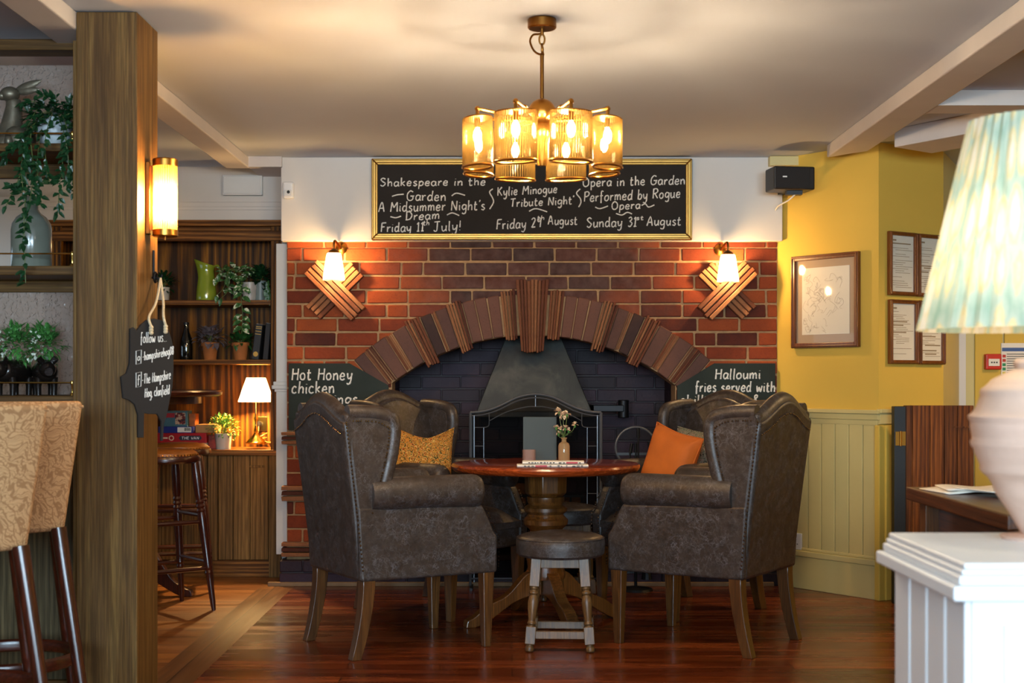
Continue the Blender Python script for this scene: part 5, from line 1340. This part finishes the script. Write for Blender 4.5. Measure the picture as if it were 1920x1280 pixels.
xb, sb_ = W(59,0,4.88).x, FPX/4.88
dv = B().lathe([(.0,shB),(.064,shB),(.068,shB+.006),(.068,shB+.135),(.064,shB+.158),(.050,shB+.180),(.030,shB+.195),(.023,shB+.208),(.023,shB+.232),(.028,shB+.238),(.028,shB+.250),(.020,shB+.252),(.018,shB+.24),(.0,shB+.238)], (xb,4.88,0), seg=36).build('stone_bottle', mk('grey_glaze','#7e8072',.18,0,var=.06,coat=.4))
tag(dv, 'large grey glazed bottle jar on the middle bar shelf behind the trailing plant', 'jar')
tr = thing('trailing_plant', 'dark green trailing plant spilling from a white pot over the upper bar shelf', 'plant', (-1.53, 4.78, shA))
YT = 4.80; xp = W(103,0,YT).x
B().lathe([(.0,shA),(.034,shA),(.052,shA+.02),(.060,shA+.055),(.056,shA+.085),(.050,shA+.098),(.044,shA+.098),(.040,shA+.08),(.0,shA+.08)], (xp,YT,0), seg=28).build('pot', mk('mottled_white_ceramic','#c9d0d2',.3,0,var=.2,vs=30), tr)
lv, st = B(), B()
strands = [[(98,205),(70,205),(45,260),(50,300),(35,335),(12,385)], [(95,205),(60,230),(52,300),(48,360),(45,430),(48,530)], [(100,205),(80,235),(70,300),(72,340),(78,385)],
           [(110,205),(125,240),(118,300),(112,345),(108,400)], [(110,205),(140,230),(145,285),(135,320),(140,365)], [(95,205),(50,245),(35,265),(15,285),(10,300)],
           [(100,205),(55,250),(40,310),(42,360),(20,350)], [(100,205),(60,240),(62,310),(60,350),(52,400),(42,455)], [(105,205),(128,215),(132,190)], [(98,205),(60,190),(45,195)], [(103,205),(105,185),(80,180)],
           [(100,205),(85,260),(88,320),(95,345)], [(106,205),(120,250),(128,300),(125,350)]]
for si, S in enumerate(strands):
    P = [W(x, y, (YT if k == 0 else 4.655 + rnd.uniform(-.03,.02)) if y > 235 or k == 0 else 4.76) for k, (x, y) in enumerate(S)]
    P = smoothpath(P, 7); st.tube(P, .0014, 5)
    for k in range(3, len(P)):
        for _ in range(2 if k % 2 else 1):
            d = (P[k]-P[k-1]).normalized() if (P[k]-P[k-1]).length > 0 else Vector((0,0,-1))
            dd = d*.5 + Vector((rnd.uniform(-1,1), rnd.uniform(-.8,.1), rnd.uniform(-.6,.5)))
            lv.leaf(P[k], dd, (0,-.8,.5), rnd.uniform(.024,.036), rnd.uniform(.012,.018), .15)
for i in range(120):
    a = rnd.uniform(0, 2*PI); q = Vector((xp+.06*math.cos(a)*rnd.random()**.5*1.3, YT+.05*math.sin(a)-.02, shA+.088+rnd.uniform(-.01,.05)))
    lv.leaf(q, (math.cos(a), math.sin(a)-.3, rnd.uniform(-.3,.8)), (0,0,1), rnd.uniform(.032,.046), .020, .2)
lv.build('foliage', M['leaf_dark'], tr, smooth=0); st.build('stem', M['stem'], tr)
def pig_planter(label):
    t = thing('pig_planter', label, 'planter', (0,0,0), 'pig shaped planters along the bar')
    b = B(); b.tube([(0,.085,.075),(0,.06,.078),(0,.02,.080),(0,-.03,.080),(0,-.06,.082),(0,-.075,.084)], [.020,.036,.042,.042,.036,.024], 16)
    b.ball((0,-.085,.088),(.028,.030,.028),14,10); b.tube([(0,-.105,.082),(0,-.126,.078)],[.015,.014],12)
    for sx in (-1,1):
        for y in (-.045,.05): b.tube([(sx*.024,y,.06),(sx*.026,y,.03),(sx*.025,y,.0)], [.015,.011,.010], 10)
    b.build('body', M['pig'], t, smooth=60)
    for sx in (-1,1): b = B(); b.tube([(sx*.014,-.075,.108),(sx*.026,-.080,.122),(sx*.034,-.088,.118)], [.010,.012,.003], 8, up=(0,1,0), sq=.4); b.build('ear', M['pig'], t)
    b = B(); bush(b, (0,.02,.165), (.062,.062,.072), 330, .030, .011, .5); b.build('foliage', M['leaf_bright'], t, smooth=0)
    b = B(); bush(b, (-.03,-.02,.16), (.05,.05,.06), 60, .012, .010, .3); b.build('blossom', M['flower_white'], t, smooth=0)
    return t
M['pig'] = mk('dark_bronze_glaze', '#231c18', .22, .4, var=.3, coat=.4)
pg = pig_planter('dark pig planter of leafy green herbs nearest the post on the bar'); put(pg, (W(84,0,4.86).x, 4.86, ZBAR), R(24))
dup(pg, (W(26,0,4.84).x, 4.84, ZBAR), R(-14), 'dark pig planter second from the post on the bar')
dup(pg, (W(-34,0,4.84).x, 4.84, ZBAR), R(12), 'dark pig planter third from the post, cut by the picture edge')

# hook, rope and the pig shaped chalkboard
b = B(); Yk = 4.735; zk = CAMZ + (HOR-520)/FPX*Yk; b.tube([(PX1+.006,Yk,zk+.09),(PX1+.006,Yk,zk+.0)], .004, 8); b.tube([(PX1+.012+.0*k, Yk+.016*math.cos(q), zk+.016*math.sin(q)) for q in [2*PI*j/20 for j in range(20)] for k in (0,)], .004, 8, closed=True); b.tube([(PX1-.004,Yk,zk),(PX1+.03,Yk,zk-.004),(PX1+.034,Yk,zk+.01)], .004, 8)
tag(b.build('wall_hook', M['black_iron']), 'black iron ring hook screwed to the side of the oak post', 'hook')
sg = thing('pig_chalkboard', 'hanging pig shaped chalkboard reading Follow us on the side of the post', 'sign', (-1.165, 4.53, zk-.5))
YAW = R(38); u = Vector((math.cos(YAW), math.sin(YAW), 0)); nrm = Vector((u.y, -u.x, 0))
Csg = Vector((-1.152, 4.545, 0))
def sgp(px, py, off=0.0):
    """the point of the sign's plane seen at (px, py)"""
    r = Vector(((px-960)/FPX, 1, (HOR-py)/FPX)); o_ = Vector((0,0,CAMZ)); t = (Csg - o_).dot(nrm)/r.dot(nrm); return o_ + r*t + nrm*off
out = [(262,608),(272,600),(286,597),(300,600),(308,606),(313,618),(318,632),(322,650),(323,690),(321,725),(316,748),(311,775),(305,795),(303,826),(299,826),(300,790),(292,776),(276,776),(268,774),(267,820),(256,820),(256,778),(250,758),(240,750),(228,746),(224,706),(234,700),(240,682),(241,655),(241,616),(248,613),(254,620)]
pts = [(p - Csg) for p in [sgp(*q) for q in out]]
poly = [(p.dot(u), p.z) for p in pts]
B().prism(poly, Vector((Csg.x, Csg.y, 0)) - nrm*.0, u, (0,0,1), .012).build('board', M['board'], sg, smooth=0, bevel=.002)
def sgline(txt, x0, y0, x1, y1, hpx):
    b = B(); p, q = sgp(x0,y0,.013), sgp(x1,y1,.013); chalk(b, txt, p, q-p, (0,0,1), hpx/FPX*4.55, (q-p).length, .0014, sp=7); b.build('chalk_lettering', M['chalk'], sg)
sgline('follow us...', 260, 643, 310, 640, 19); sgline('-hampshirehog08', 264, 676, 323, 664, 16); sgline('-The Hampshire', 263, 720, 317, 710, 18); sgline('Hog, clanfield', 268, 745, 315, 738, 17); sgline('o', 254, 676, 260, 675, 13); sgline('f', 254, 719, 260, 718, 15)
for y0, y1 in ((658,683),(699,726)):
    b = B(); b.tube([sgp(252,y0,.013), sgp(262,y0-2,.013), sgp(261,y1-2,.013), sgp(252,y1,.013)], .0014, 6, closed=True); b.build('chalk_icon', M['chalk'], sg)
ring = Vector((PX1+.03, Yk-.004, zk-.004))
for x, y in ((279,612),(306,610)):
    hole = sgp(x, y, .014); b = B(); pts = [ring + Vector((.0,.0,0)), ring.lerp(hole,.5)+nrm*.004, sgp(x-1,y-12,.006)+Vector((0,0,.01)), hole + nrm*.004]
    b.tube(smoothpath(pts,8), .0042, 8)
    for k in range(3): b.ball(sgp(x,y+2+k*5,.018), (.0075,.0075,.007), 10, 8)
    b.build('rope', M['rope'], sg)

# ------------------------------------------------------------------ upholstered bar stools
n = N('leaf_patterned_fabric'); n.set(Roughness=.85, Specular_IOR_Level=.15)
v = n.coords(); wp = n.n('ShaderNodeTexNoise', i_Scale=9.0, i_Detail=2.0); n.l(v, wp.inputs['Vector'])
vm = n.n('ShaderNodeVectorMath', operation='MULTIPLY_ADD'); n.l(wp.outputs['Color'], vm.inputs[0]); vm.inputs[1].default_value = (.16,)*3; n.l(v, vm.inputs[2])
wv = n.n('ShaderNodeTexWave', wave_type='RINGS', rings_direction='SPHERICAL'); n.l(vm.outputs[0], wv.inputs['Vector']); wv.inputs['Scale'].default_value = 34; wv.inputs['Distortion'].default_value = 11; wv.inputs['Detail'].default_value = 2; wv.inputs['Detail Scale'].default_value = 1.6
w2 = n.n('ShaderNodeTexWave', wave_type='BANDS', bands_direction='DIAGONAL'); n.l(vm.outputs[0], w2.inputs['Vector']); w2.inputs['Scale'].default_value = 17; w2.inputs['Distortion'].default_value = 14; w2.inputs['Detail'].default_value = 2; w2.inputs['Detail Scale'].default_value = 1.2
line = lambda x: n.ramp(x, [(.10, (1,)*3), (.26, (0,)*3)])
ln = n.math('MULTIPLY', line(wv.outputs['Fac']), .65); ed = n.math('MULTIPLY', line(w2.outputs['Fac']), .8)
n.base(n.mix(n.math('MAXIMUM', ln, n.math('MULTIPLY', ed, .9)), lin('#c69a6c'), lin('#8f6440'))); M['fabric'] = n.m
def bar_stool(label):
    """local: faces +y, origin on the floor under the back"""
    t = thing('upholstered_bar_stool', label, 'bar stool', (0,0,0), 'patterned bar stools at the bar')
    zb, zt = .655, 1.035; b = B(); rs = []; nv, nu = 10, 14
    for j in range(nv+1):
        s_ = j/nv; z = zb+(zt-zb)*s_; hw = .165+.050*s_; ring = []
        cv = lambda x: .07*(abs(x)/hw)**2.2
        lean = -.055*s_
        for i in range(nu+1): x = -hw+2*hw*i/nu; ring.append(Vector((x, lean+cv(x), z)))
        for i in range(nu,-1,-1): x = -hw+2*hw*i/nu; ring.append(Vector((x*.93, lean+cv(x)+.055, z)))
        rs.append(ring)
    b.rings(rs); back = b.build('backrest', M['fabric'], t, smooth=50, bevel=.014, seg=3)
    b = B(); b.tube([(-.212+.424*i/14, -.052+.07*(abs(-1+2*i/14))**2.2+.004, zt-.016) for i in range(15)], .005, 6); b.build('piping', M['fabric'], back)
    b = B(); b.box(-.145,.145,.03,.39,.67,.76); b.build('seat', M['fabric'], t, smooth=0, bevel=.03, seg=4)
    for sx in (-1,1):
        B().lathe([(.0,0),(.013,0),(.023,1),(.0,1)], (sx*.235,-.045,0), (sx*.145,.05,.665), seg=14).build('leg', M['mahog'], t)
        B().lathe([(.0,0),(.013,0),(.023,1),(.0,1)], (sx*.215,.42,0), (sx*.145,.34,.665), seg=14).build('leg', M['mahog'], t)
    B().tube([(.205*math.cos(q), .185+.205*math.sin(q), .27) for q in [2*PI*j/40 for j in range(40)]], .013, 8, closed=True, up=(0,0,1), sq=1.5).build('foot_ring', M['mahog_x'], t)
    return t
u0 = bar_stool('tan leaf-patterned bar stool whose back stands nearest the oak post')
put(u0, (-1.445, 4.06, 0), R(20))
dup(u0, (-1.395, 3.60, 0), R(22), 'tan leaf-patterned bar stool at the picture edge, in front of the other one')

# ------------------------------------------------------------------ tall table and round bar stools in the snug
tt = thing('tall_table', 'tall dark mahogany pedestal table in front of the oak alcove', 'table', (-2.0, 7.2, 0))
B().lathe([(.0,1.012),(.505,1.012),(.522,1.02),(.524,1.034),(.518,1.042),(.0,1.042)], (-2.0,7.2,0), seg=64).build('tabletop', M['mahog_x'], tt)
B().lathe([(.0,.975),(.42,.975),(.42,1.013),(.0,1.013)], (-2.0,7.2,0), seg=48).build('apron', M['mahog_x'], tt)
B().lathe([(.0,.25),(.05,.25),(.06,.35),(.045,.45),(.055,.52),(.04,.62),(.045,.85),(.07,.975),(.0,.98)], (-2.0,7.2,0), seg=24).build('pedestal', M['mahog'], tt)
for a in (0, 90, 180, 270): scroll_leg(-2.0, 7.2, a, .385, .33, 0, .05, M['mahog'], tt)
def tall_stool(label, seat=True):
    t = thing('round_bar_stool', label, 'bar stool', (0,0,0), 'round bar stools with turned legs')
    H = .755
    B().lathe([(.0,H-.055),(.160,H-.055),(.172,H-.046),(.174,H-.032),(.168,H-.020),(.0,H-.020)], (0,0,0), seg=40).build('seat_rim', M['mahog_x'], t)
    B().lathe([(.0,H-.022),(.160,H-.022),(.158,H-.008),(.14,H+.004),(.09,H+.010),(.0,H+.012)], (0,0,0), seg=40).build('seat_pad', M['leather_tan'], t)
    b = B()
    for j in range(56): q = 2*PI*j/56; b.stud((.161*math.cos(q), .161*math.sin(q), H-.016), (math.cos(q), math.sin(q), .2), .005)
    b.build('stud_trim', M['brass'], t, smooth=0)
    prof = [(0,0),(.010,0),(.013,.05),(.015,.20),(.016,.24),(.020,.255),(.016,.27),(.020,.285),(.017,.30),(.020,.5),(.021,.62),(.017,.66),(.021,.67),(.016,.685),(.021,.70),(.016,.715),(.021,.73),(.016,.745),(.020,.77),(.021,.92),(.016,1),(0,1)]
    ft = [(sx*.175, sy*.175, 0) for sx, sy in ((-1,-1),(1,-1),(1,1),(-1,1))]; tp_ = [(x*.62, y*.62, H-.05) for x, y, _ in ft]
    for p, q in zip(ft, tp_): B().lathe(prof, p, q, seg=14).build('leg', M['mahog'], t)
    for z0 in (.20,.42):
        for i in range(4):
            f = (z0+(.03 if i % 2 else 0))/(H-.05); a, c = Vector(ft[i]).lerp(Vector(tp_[i]), f), Vector(ft[(i+1)%4]).lerp(Vector(tp_[(i+1)%4]), f)
            b = B(); b.tube([a.lerp(c,k/4) for k in range(5)], [.009,.011,.012,.011,.009], 8); b.build('stretcher', M['mahog_x'], t)
    return t
r0 = tall_stool('round studded bar stool standing nearest the camera at the tall dark table'); put(r0, (-1.665, 6.80, 0), R(38))
dup(r0, (-1.755, 7.47, 0), R(12), 'round studded bar stool behind the other one, closest to the alcove cupboard')
dup(r0, (-1.475, 5.13, 0), R(15), 'bar stool mostly hidden behind the oak post, one leg showing')

# ------------------------------------------------------------------ small fittings
el = thing('emergency_light', 'white oblong emergency light box on the wall above the alcove', 'light fitting', W(455,347,YA))
p0, p1 = W(418,366,YA-.03), W(492,329,YA-.03)
B().box(p0.x,p1.x,YA-.045,YA,p0.z,p1.z).build('body', M['white_plastic'], el, smooth=0, bevel=.004)
B().box(p0.x+.006,p1.x-.006,YA-.052,YA-.044,p0.z+.006,p1.z-.006).build('diffuser', M['white_trim'], el, smooth=0, bevel=.003)
pr = thing('motion_sensor', 'white motion sensor at the top left corner of the chimney breast', 'sensor', W(541,357,7.54))
p = W(541,357,7.54)
B().obox((p.x,7.535,p.z),(.058,.04,.090)).build('body', M['white_plastic'], pr, smooth=0, bevel=.012, seg=3)
B().obox((p.x,7.515,p.z-.018),(.042,.012,.036)).build('lens', M['white_trim'], pr, smooth=0, bevel=.005)
B().ball((p.x+.004,7.512,p.z-.012),(.010,.006,.010),10,8).build('sensor_eye', M['black_plastic'], pr)
sk = thing('speaker', 'black wall speaker at the top right corner of the chimney breast', 'speaker', W(1481,337,7.30))
p = W(1481,337,7.30); m = Matrix.Rotation(R(8),3,'Z')
b = B(); b.obox(p, (.215,.15,.118), m); b.build('cabinet', M['black_plastic'], sk, smooth=0, bevel=.008)
b = B(); b.obox(p + m @ Vector((-.012,-.078,0)), (.182,.008,.108), m); gl_ = b.build('grille', mk('speaker_grille','#171414',.8,var=.3,vs=300), sk, smooth=0, bevel=.003)
B().obox(p + m @ Vector((-.055,-.084,.004)), (.022,.003,.007), m).build('badge', M['white_plastic'], gl_, smooth=0)
b = B(); b.bar(p+Vector((.03,.06,-.03)), p+Vector((.0,.26,-.03)), .03, .03); b.obox(p+Vector((.02,.0,-.068)),(.08,.05,.022)); b.build('bracket', M['black_plastic'], sk)
b = B(); b.tube(smoothpath([p+Vector((.03,-.02,-.07)), p+Vector((.0,.03,-.10)), p+Vector((-.03,.14,-.115)), Vector((1.40,7.56,p.z-.125))],5), .004, 6); b.build('cord', M['white_trim'], sk)
# sockets and alarm
d12 = (A2-A1).normalized(); n12 = Vector((d12.y,-d12.x))
def on_wall(px, py, P, d):
    """where the sight line through (px, py) meets the upright wall through P along d"""
    k = (px-960)/FPX; t = (P.x - k*P.y)/(k*d.y - d.x); q = P + d*t; return Vector((q.x, q.y, CAMZ + (HOR-py)/FPX*q.y))
so2 = thing('power_socket', 'white double socket low on the olive panelled dado behind the armchair', 'socket', on_wall(1484,1013,A1+n12*.012,d12))
c = on_wall(1484,1013,A1+n12*.014,d12); m = Matrix(((d12.x,-n12.x,0),(d12.y,-n12.y,0),(0,0,1)))
B().obox(c,(.146,.012,.086),m).build('plate', M['white_plastic'], so2, smooth=0, bevel=.003)
for dx in (-.035,.035):
    b = B()
    for ox, oz in ((-.011,-.014),(.011,-.014),(0,.006)): b.obox(c + m @ Vector((dx+ox,-.0065,oz)), (.007,.002,.004), m)
    b.obox(c + m @ Vector((dx,-.0065,.026)), (.012,.003,.012), m); b.build('outlet', M['ink'], so2, smooth=0)
ca = thing('fire_alarm_point', 'red fire alarm call point on the far hall wall', 'fire alarm', W(1861,678,7.98))
p = W(1861,678,7.97)
B().obox(p,(.088,.05,.088)).build('housing', mk('red_plastic','#c22a18',.35), ca, smooth=0, bevel=.006)
B().obox(p+Vector((0,-.027,-.004)),(.062,.004,.040)).build('break_glass', M['paper'], ca, smooth=0, bevel=.002)
b = B()
for dx in (-.014,0,.014): b.obox(p+Vector((dx,-.030,-.004)),(.008,.002,.008))
b.build('symbol', M['ink'], ca, smooth=0)
nt = thing('safety_notice', 'white and blue safety notice sheet on the hall wall beside the red alarm', 'notice', W(1902,672,7.98))
p0, p1 = W(1877,703,7.98), W(1940,643,7.98)
B().box(p0.x,p1.x,7.975,7.984,p0.z,p1.z).build('sheet', M['paper'], nt, smooth=0)
B().box(p0.x+.004,p1.x,7.973,7.976,p1.z-.046,p1.z-.026).build('header', mk('blue_print','#3c5c94',.6), nt, smooth=0)
b = B()
for k in range(9):
    z = p1.z-.06-k*.013; b.box(p0.x+.030,p1.x-.01-rnd.uniform(0,.03),7.9735,7.976,z-.004,z)
b.build('print', M['ink'], nt, smooth=0)
for k, col in enumerate(('#c0392b','#c0392b','#2e8b57','#2e8b57','#d8c23a')):
    z = p1.z-.065-k*.024; B().box(p0.x+.006,p0.x+.024,7.973,7.976,z-.016,z).build('pictogram', mk('sign_colour',col,.6), nt, smooth=0)

# ------------------------------------------------------------------ pictures
def picture(name, label, P, d, nrm, corners, fw, mount, lines, group=None, img=False, pair=None):
    """framed print on the wall through P along d; corners = photo px (left, top, right, bottom) at mid height"""
    Pw = P + nrm*.004
    a = on_wall(corners[0], (corners[1]+corners[3])/2, Pw, d); c = on_wall(corners[2], (corners[1]+corners[3])/2, Pw, d)
    zt = CAMZ + (HOR-corners[1])/FPX*a.y; zb = CAMZ + (HOR-corners[3])/FPX*a.y
    L = (Vector((c.x,c.y))-Vector((a.x,a.y))).length; H = zt-zb
    o = thing(name, label, 'picture', (a.x, a.y, zb), group)
    m = lambda x, off, z: Vector((a.x + d.x*x + nrm.x*off, a.y + d.y*x + nrm.y*off, zb + z))
    def plate(b, x0, x1, z0, z1, o0, o1):
        b.add([m(x0,o0,z0),m(x1,o0,z0),m(x1,o1,z0),m(x0,o1,z0),m(x0,o0,z1),m(x1,o0,z1),m(x1,o1,z1),m(x0,o1,z1)],[(0,3,2,1),(4,5,6,7),(0,1,5,4),(1,2,6,5),(2,3,7,6),(3,0,4,7)])
    b = B()
    for x0,x1,z0,z1 in ((0,fw,0,H),(L-fw,L,0,H),(fw,L-fw,0,fw),(fw,L-fw,H-fw,H)): plate(b,x0,x1,z0,z1,0,.022)
    for x0,x1,z0,z1 in ((fw*.2,fw*.5,fw*.2,H-fw*.2),(L-fw*.5,L-fw*.2,fw*.2,H-fw*.2),(fw*.2,L-fw*.2,fw*.2,fw*.5),(fw*.2,L-fw*.2,H-fw*.5,H-fw*.2)): plate(b,x0,x1,z0,z1,.0,.028)
    b.build('frame', M['frame_wood'], o, smooth=0, bevel=.003)
    b = B(); plate(b,fw*.8,L-fw*.8,fw*.8,H-fw*.8,.0,.006); b.build('backing', M['mount'] if mount else M['paper'], o, smooth=0)
    mg = fw*.8 + mount
    b = B(); plate(b,mg,L-mg,mg*1.05,H-mg,.006,.008); prt = b.build('print', M['paper'], o, smooth=0)
    b = B()
    if img:
        for k in range(46):                                    # faint line drawing of a map
            x, z = rnd.uniform(mg+.02,L-mg-.05), rnd.uniform(mg+.02,H-mg-.04); pts = [m(x,.0085,z)]
            for q in range(4): x = min(max(x+rnd.uniform(-.03,.03),mg+.01),L-mg-.01); z = min(max(z+rnd.uniform(-.03,.03),mg+.01),H-mg-.01); pts.append(m(x,.0085,z))
            b.tube(smoothpath(pts,3), .0007, 4)
        b.build('line_drawing', mk('faint_ink','#c4b39c',.8), prt, smooth=0)
    else:
        z = H-mg-.035
        plate(b, mg+.02, mg+.045, H-mg-.03, H-mg-.022, .008, .0086)
        for k in range(lines):
            x = mg+.018+rnd.choice((0,0,.02)); e = min(x+rnd.uniform(.04,L-2*mg-.03), L-mg-.012); z -= (H-2*mg-.06)/lines
            if rnd.random() < .8: plate(b, x, e, z, z+.0022 if rnd.random() < .85 else z+.006, .008, .0086)
        b.build('print_lines', mk('grey_print','#9a8468',.8), prt, smooth=0)
    b = B(); plate(b,fw*.8,L-fw*.8,fw*.8,H-fw*.8,.0125,.0140); b.build('glass', M['pane'], o, smooth=0)
    return o
picture('framed_map', 'framed pale map print behind reflective glass on the splayed yellow wall', A1, d12, n12, (1488,482,1614,653), .026, .045, 0, img=True)
d23 = (A3-A2).normalized(); n23 = Vector((d23.y,-d23.x))
G = 'framed certificates on the yellow wall'
picture('framed_certificate', 'framed certificate upper left of the four on the yellow wall', A2, d23, n23, (1663,433,1715,553), .020, 0, 22, G)
picture('framed_certificate', 'framed certificate upper right of the four, partly behind the patterned shade', A2, d23, n23, (1717,438,1767,556), .020, 0, 22, G)
picture('framed_certificate', 'framed certificate lower left of the four on the yellow wall', A2, d23, n23, (1664,561,1717,682), .020, 0, 26, G)
picture('framed_certificate', 'framed certificate lower right of the four, its top behind the patterned shade', A2, d23, n23, (1719,563,1767,683), .020, 0, 26, G)

# ------------------------------------------------------------------ gate, desk, white cabinet
gt = thing('half_door', 'rough dark wooden half door standing open below the certificates', 'door', (1.88, 6.96, 0))
gx0, gx1 = W(1698,0,6.95).x, W(1822,0,6.99).x; gz_ = CAMZ + (HOR-760)/FPX*6.95
b = B(); ws = [.6,1.5,1.2,1.1,1.4]; tw = sum(ws); x = gx0
for w_ in ws: L = (gx1-gx0)*w_/tw; b.box(x+.001,x+L-.001,6.955+rnd.uniform(-.003,.003),6.995,.03,gz_); x += L
b.build('plank_panel', M['gate'], gt, smooth=0, bevel=.002)
B().box(gx0+.24,gx1,6.948,6.956,.86,.868).build('batten', M['gate'], gt, smooth=0)
gxl = W(1678,0,6.93).x
hp = B().box(gxl,gx0-.002,6.94,6.995,.0,gz_-.004).build('hinge_post', M['black_plastic'], gt, smooth=0, bevel=.002)
hz = CAMZ + (HOR-822)/FPX*6.93
b = B(); b.box(gxl+.004,gx0-.004,6.934,6.942,hz-.034,hz+.034); b.tube([((gxl+gx0)/2,6.932,hz-.036),((gxl+gx0)/2,6.932,hz+.036)], .006, 8); b.build('hinge', M['brass'], hp)

dk = thing('reception_desk', 'dark wooden desk behind the white cabinet at the right edge', 'desk', (1.7, 3.9, 0))
ZD = .775; DX0, DY0, DY1 = 1.185, 3.40, 4.28
B().box(DX0,2.6,DY0,DY1,ZD-.038,ZD).build('desk_top', M['desk'], dk, smooth=0, bevel=.004)
b = B(); b.box(DX0+.07,2.55,DY0+.06,DY1-.05,.30,ZD-.038); b.build('desk_body', M['desk'], dk, smooth=0)
for y in (DY0+.07, DY1-.07): B().box(DX0+.03,DX0+.085,y-.03,y+.03,0,ZD-.038).build('leg', M['tablewood'], dk, smooth=0, bevel=.003)
for y in (DY0+.07, DY1-.07): B().box(2.48,2.54,y-.03,y+.03,0,ZD-.038).build('leg', M['tablewood'], dk, smooth=0, bevel=.003)
pp = thing('paper_sheaf', 'loose white papers spread on the dark desk', 'papers', (1.3,4.1,ZD))
for k, (cx_, cy_, rz, z_) in enumerate(((1.335,4.10,8,0),(1.36,4.08,-6,.005),(1.40,3.98,18,.010))):
    m = Matrix.Rotation(R(rz),3,'Z'); b = B(); b.grid(lambda a, c_: Vector((cx_,cy_,ZD+.0025+z_)) + m @ Vector(((a-.5)*.25,(c_-.5)*.20,.006*math.sin(a*PI*1.5+k)**2)), 10, 4); b.build('sheet', M['paper'], pp, smooth=180, solid=.003)
fo = thing('ring_binder', 'black binder lying on the dark desk behind the big lamp', 'folder', (1.5,4.0,ZD))
m = Matrix.Rotation(R(-14),3,'Y')
B().obox((1.575,3.92,ZD+.016),(.24,.28,.028)).build('cover', M['black_plastic'], fo, smooth=0, bevel=.004)
B().obox((1.60,4.02,ZD+.085),(.20,.03,.10),Matrix.Rotation(R(18),3,'Y')).build('flap', M['black_plastic'], fo, smooth=0, bevel=.003)

wc = thing('white_cabinet', 'white painted panelled cabinet with moulded top in the right foreground', 'cabinet', (1.2, 2.6, 0))
ZW, WY0, WY1 = .805, 2.275, 2.735
WX = 848/(FPX/WY0); sW = FPX/WY0
M['white_paint'] = mk('white_cabinet_paint', '#eef1f2', .4, 0, var=.02)
b = B()
for z0, z1, o_ in ((ZW-.010,ZW,0),(ZW-.019,ZW-.010,-.005),(ZW-.034,ZW-.019,-.011),(ZW-.058,ZW-.034,-.024)):
    b.box(WX+o_ , 1.75-o_, WY0+o_, WY1, z0, z1)
b.build('cabinet_top', M['white_paint'], wc, smooth=0, bevel=.0045, seg=3)
BX = WX+.018; BY = WY0+.018
b = B(); b.box(BX,1.72,BY,WY1-.01,.0,ZW-.06); b.build('carcass', M['white_paint'], wc, smooth=0, bevel=.003)
b = B(); nb = 4; y = BY+.002; L = (WY1-.012-BY)/nb
for k in range(nb): b.box(BX-.010,BX+.004,y+.004,y+L-.006,.06,ZW-.064); y += L
b.build('side_board', M['white_paint'], wc, smooth=0, bevel=.004, seg=2)
b = B(); b.box(BX+.05,1.68,BY-.008,BY+.004,.06,ZW-.10); b.build('door', M['white_paint'], wc, smooth=0, bevel=.004)

for o in bpy.data.objects:
    for k in ('_o', '_r'):
        if k in o: del o[k]
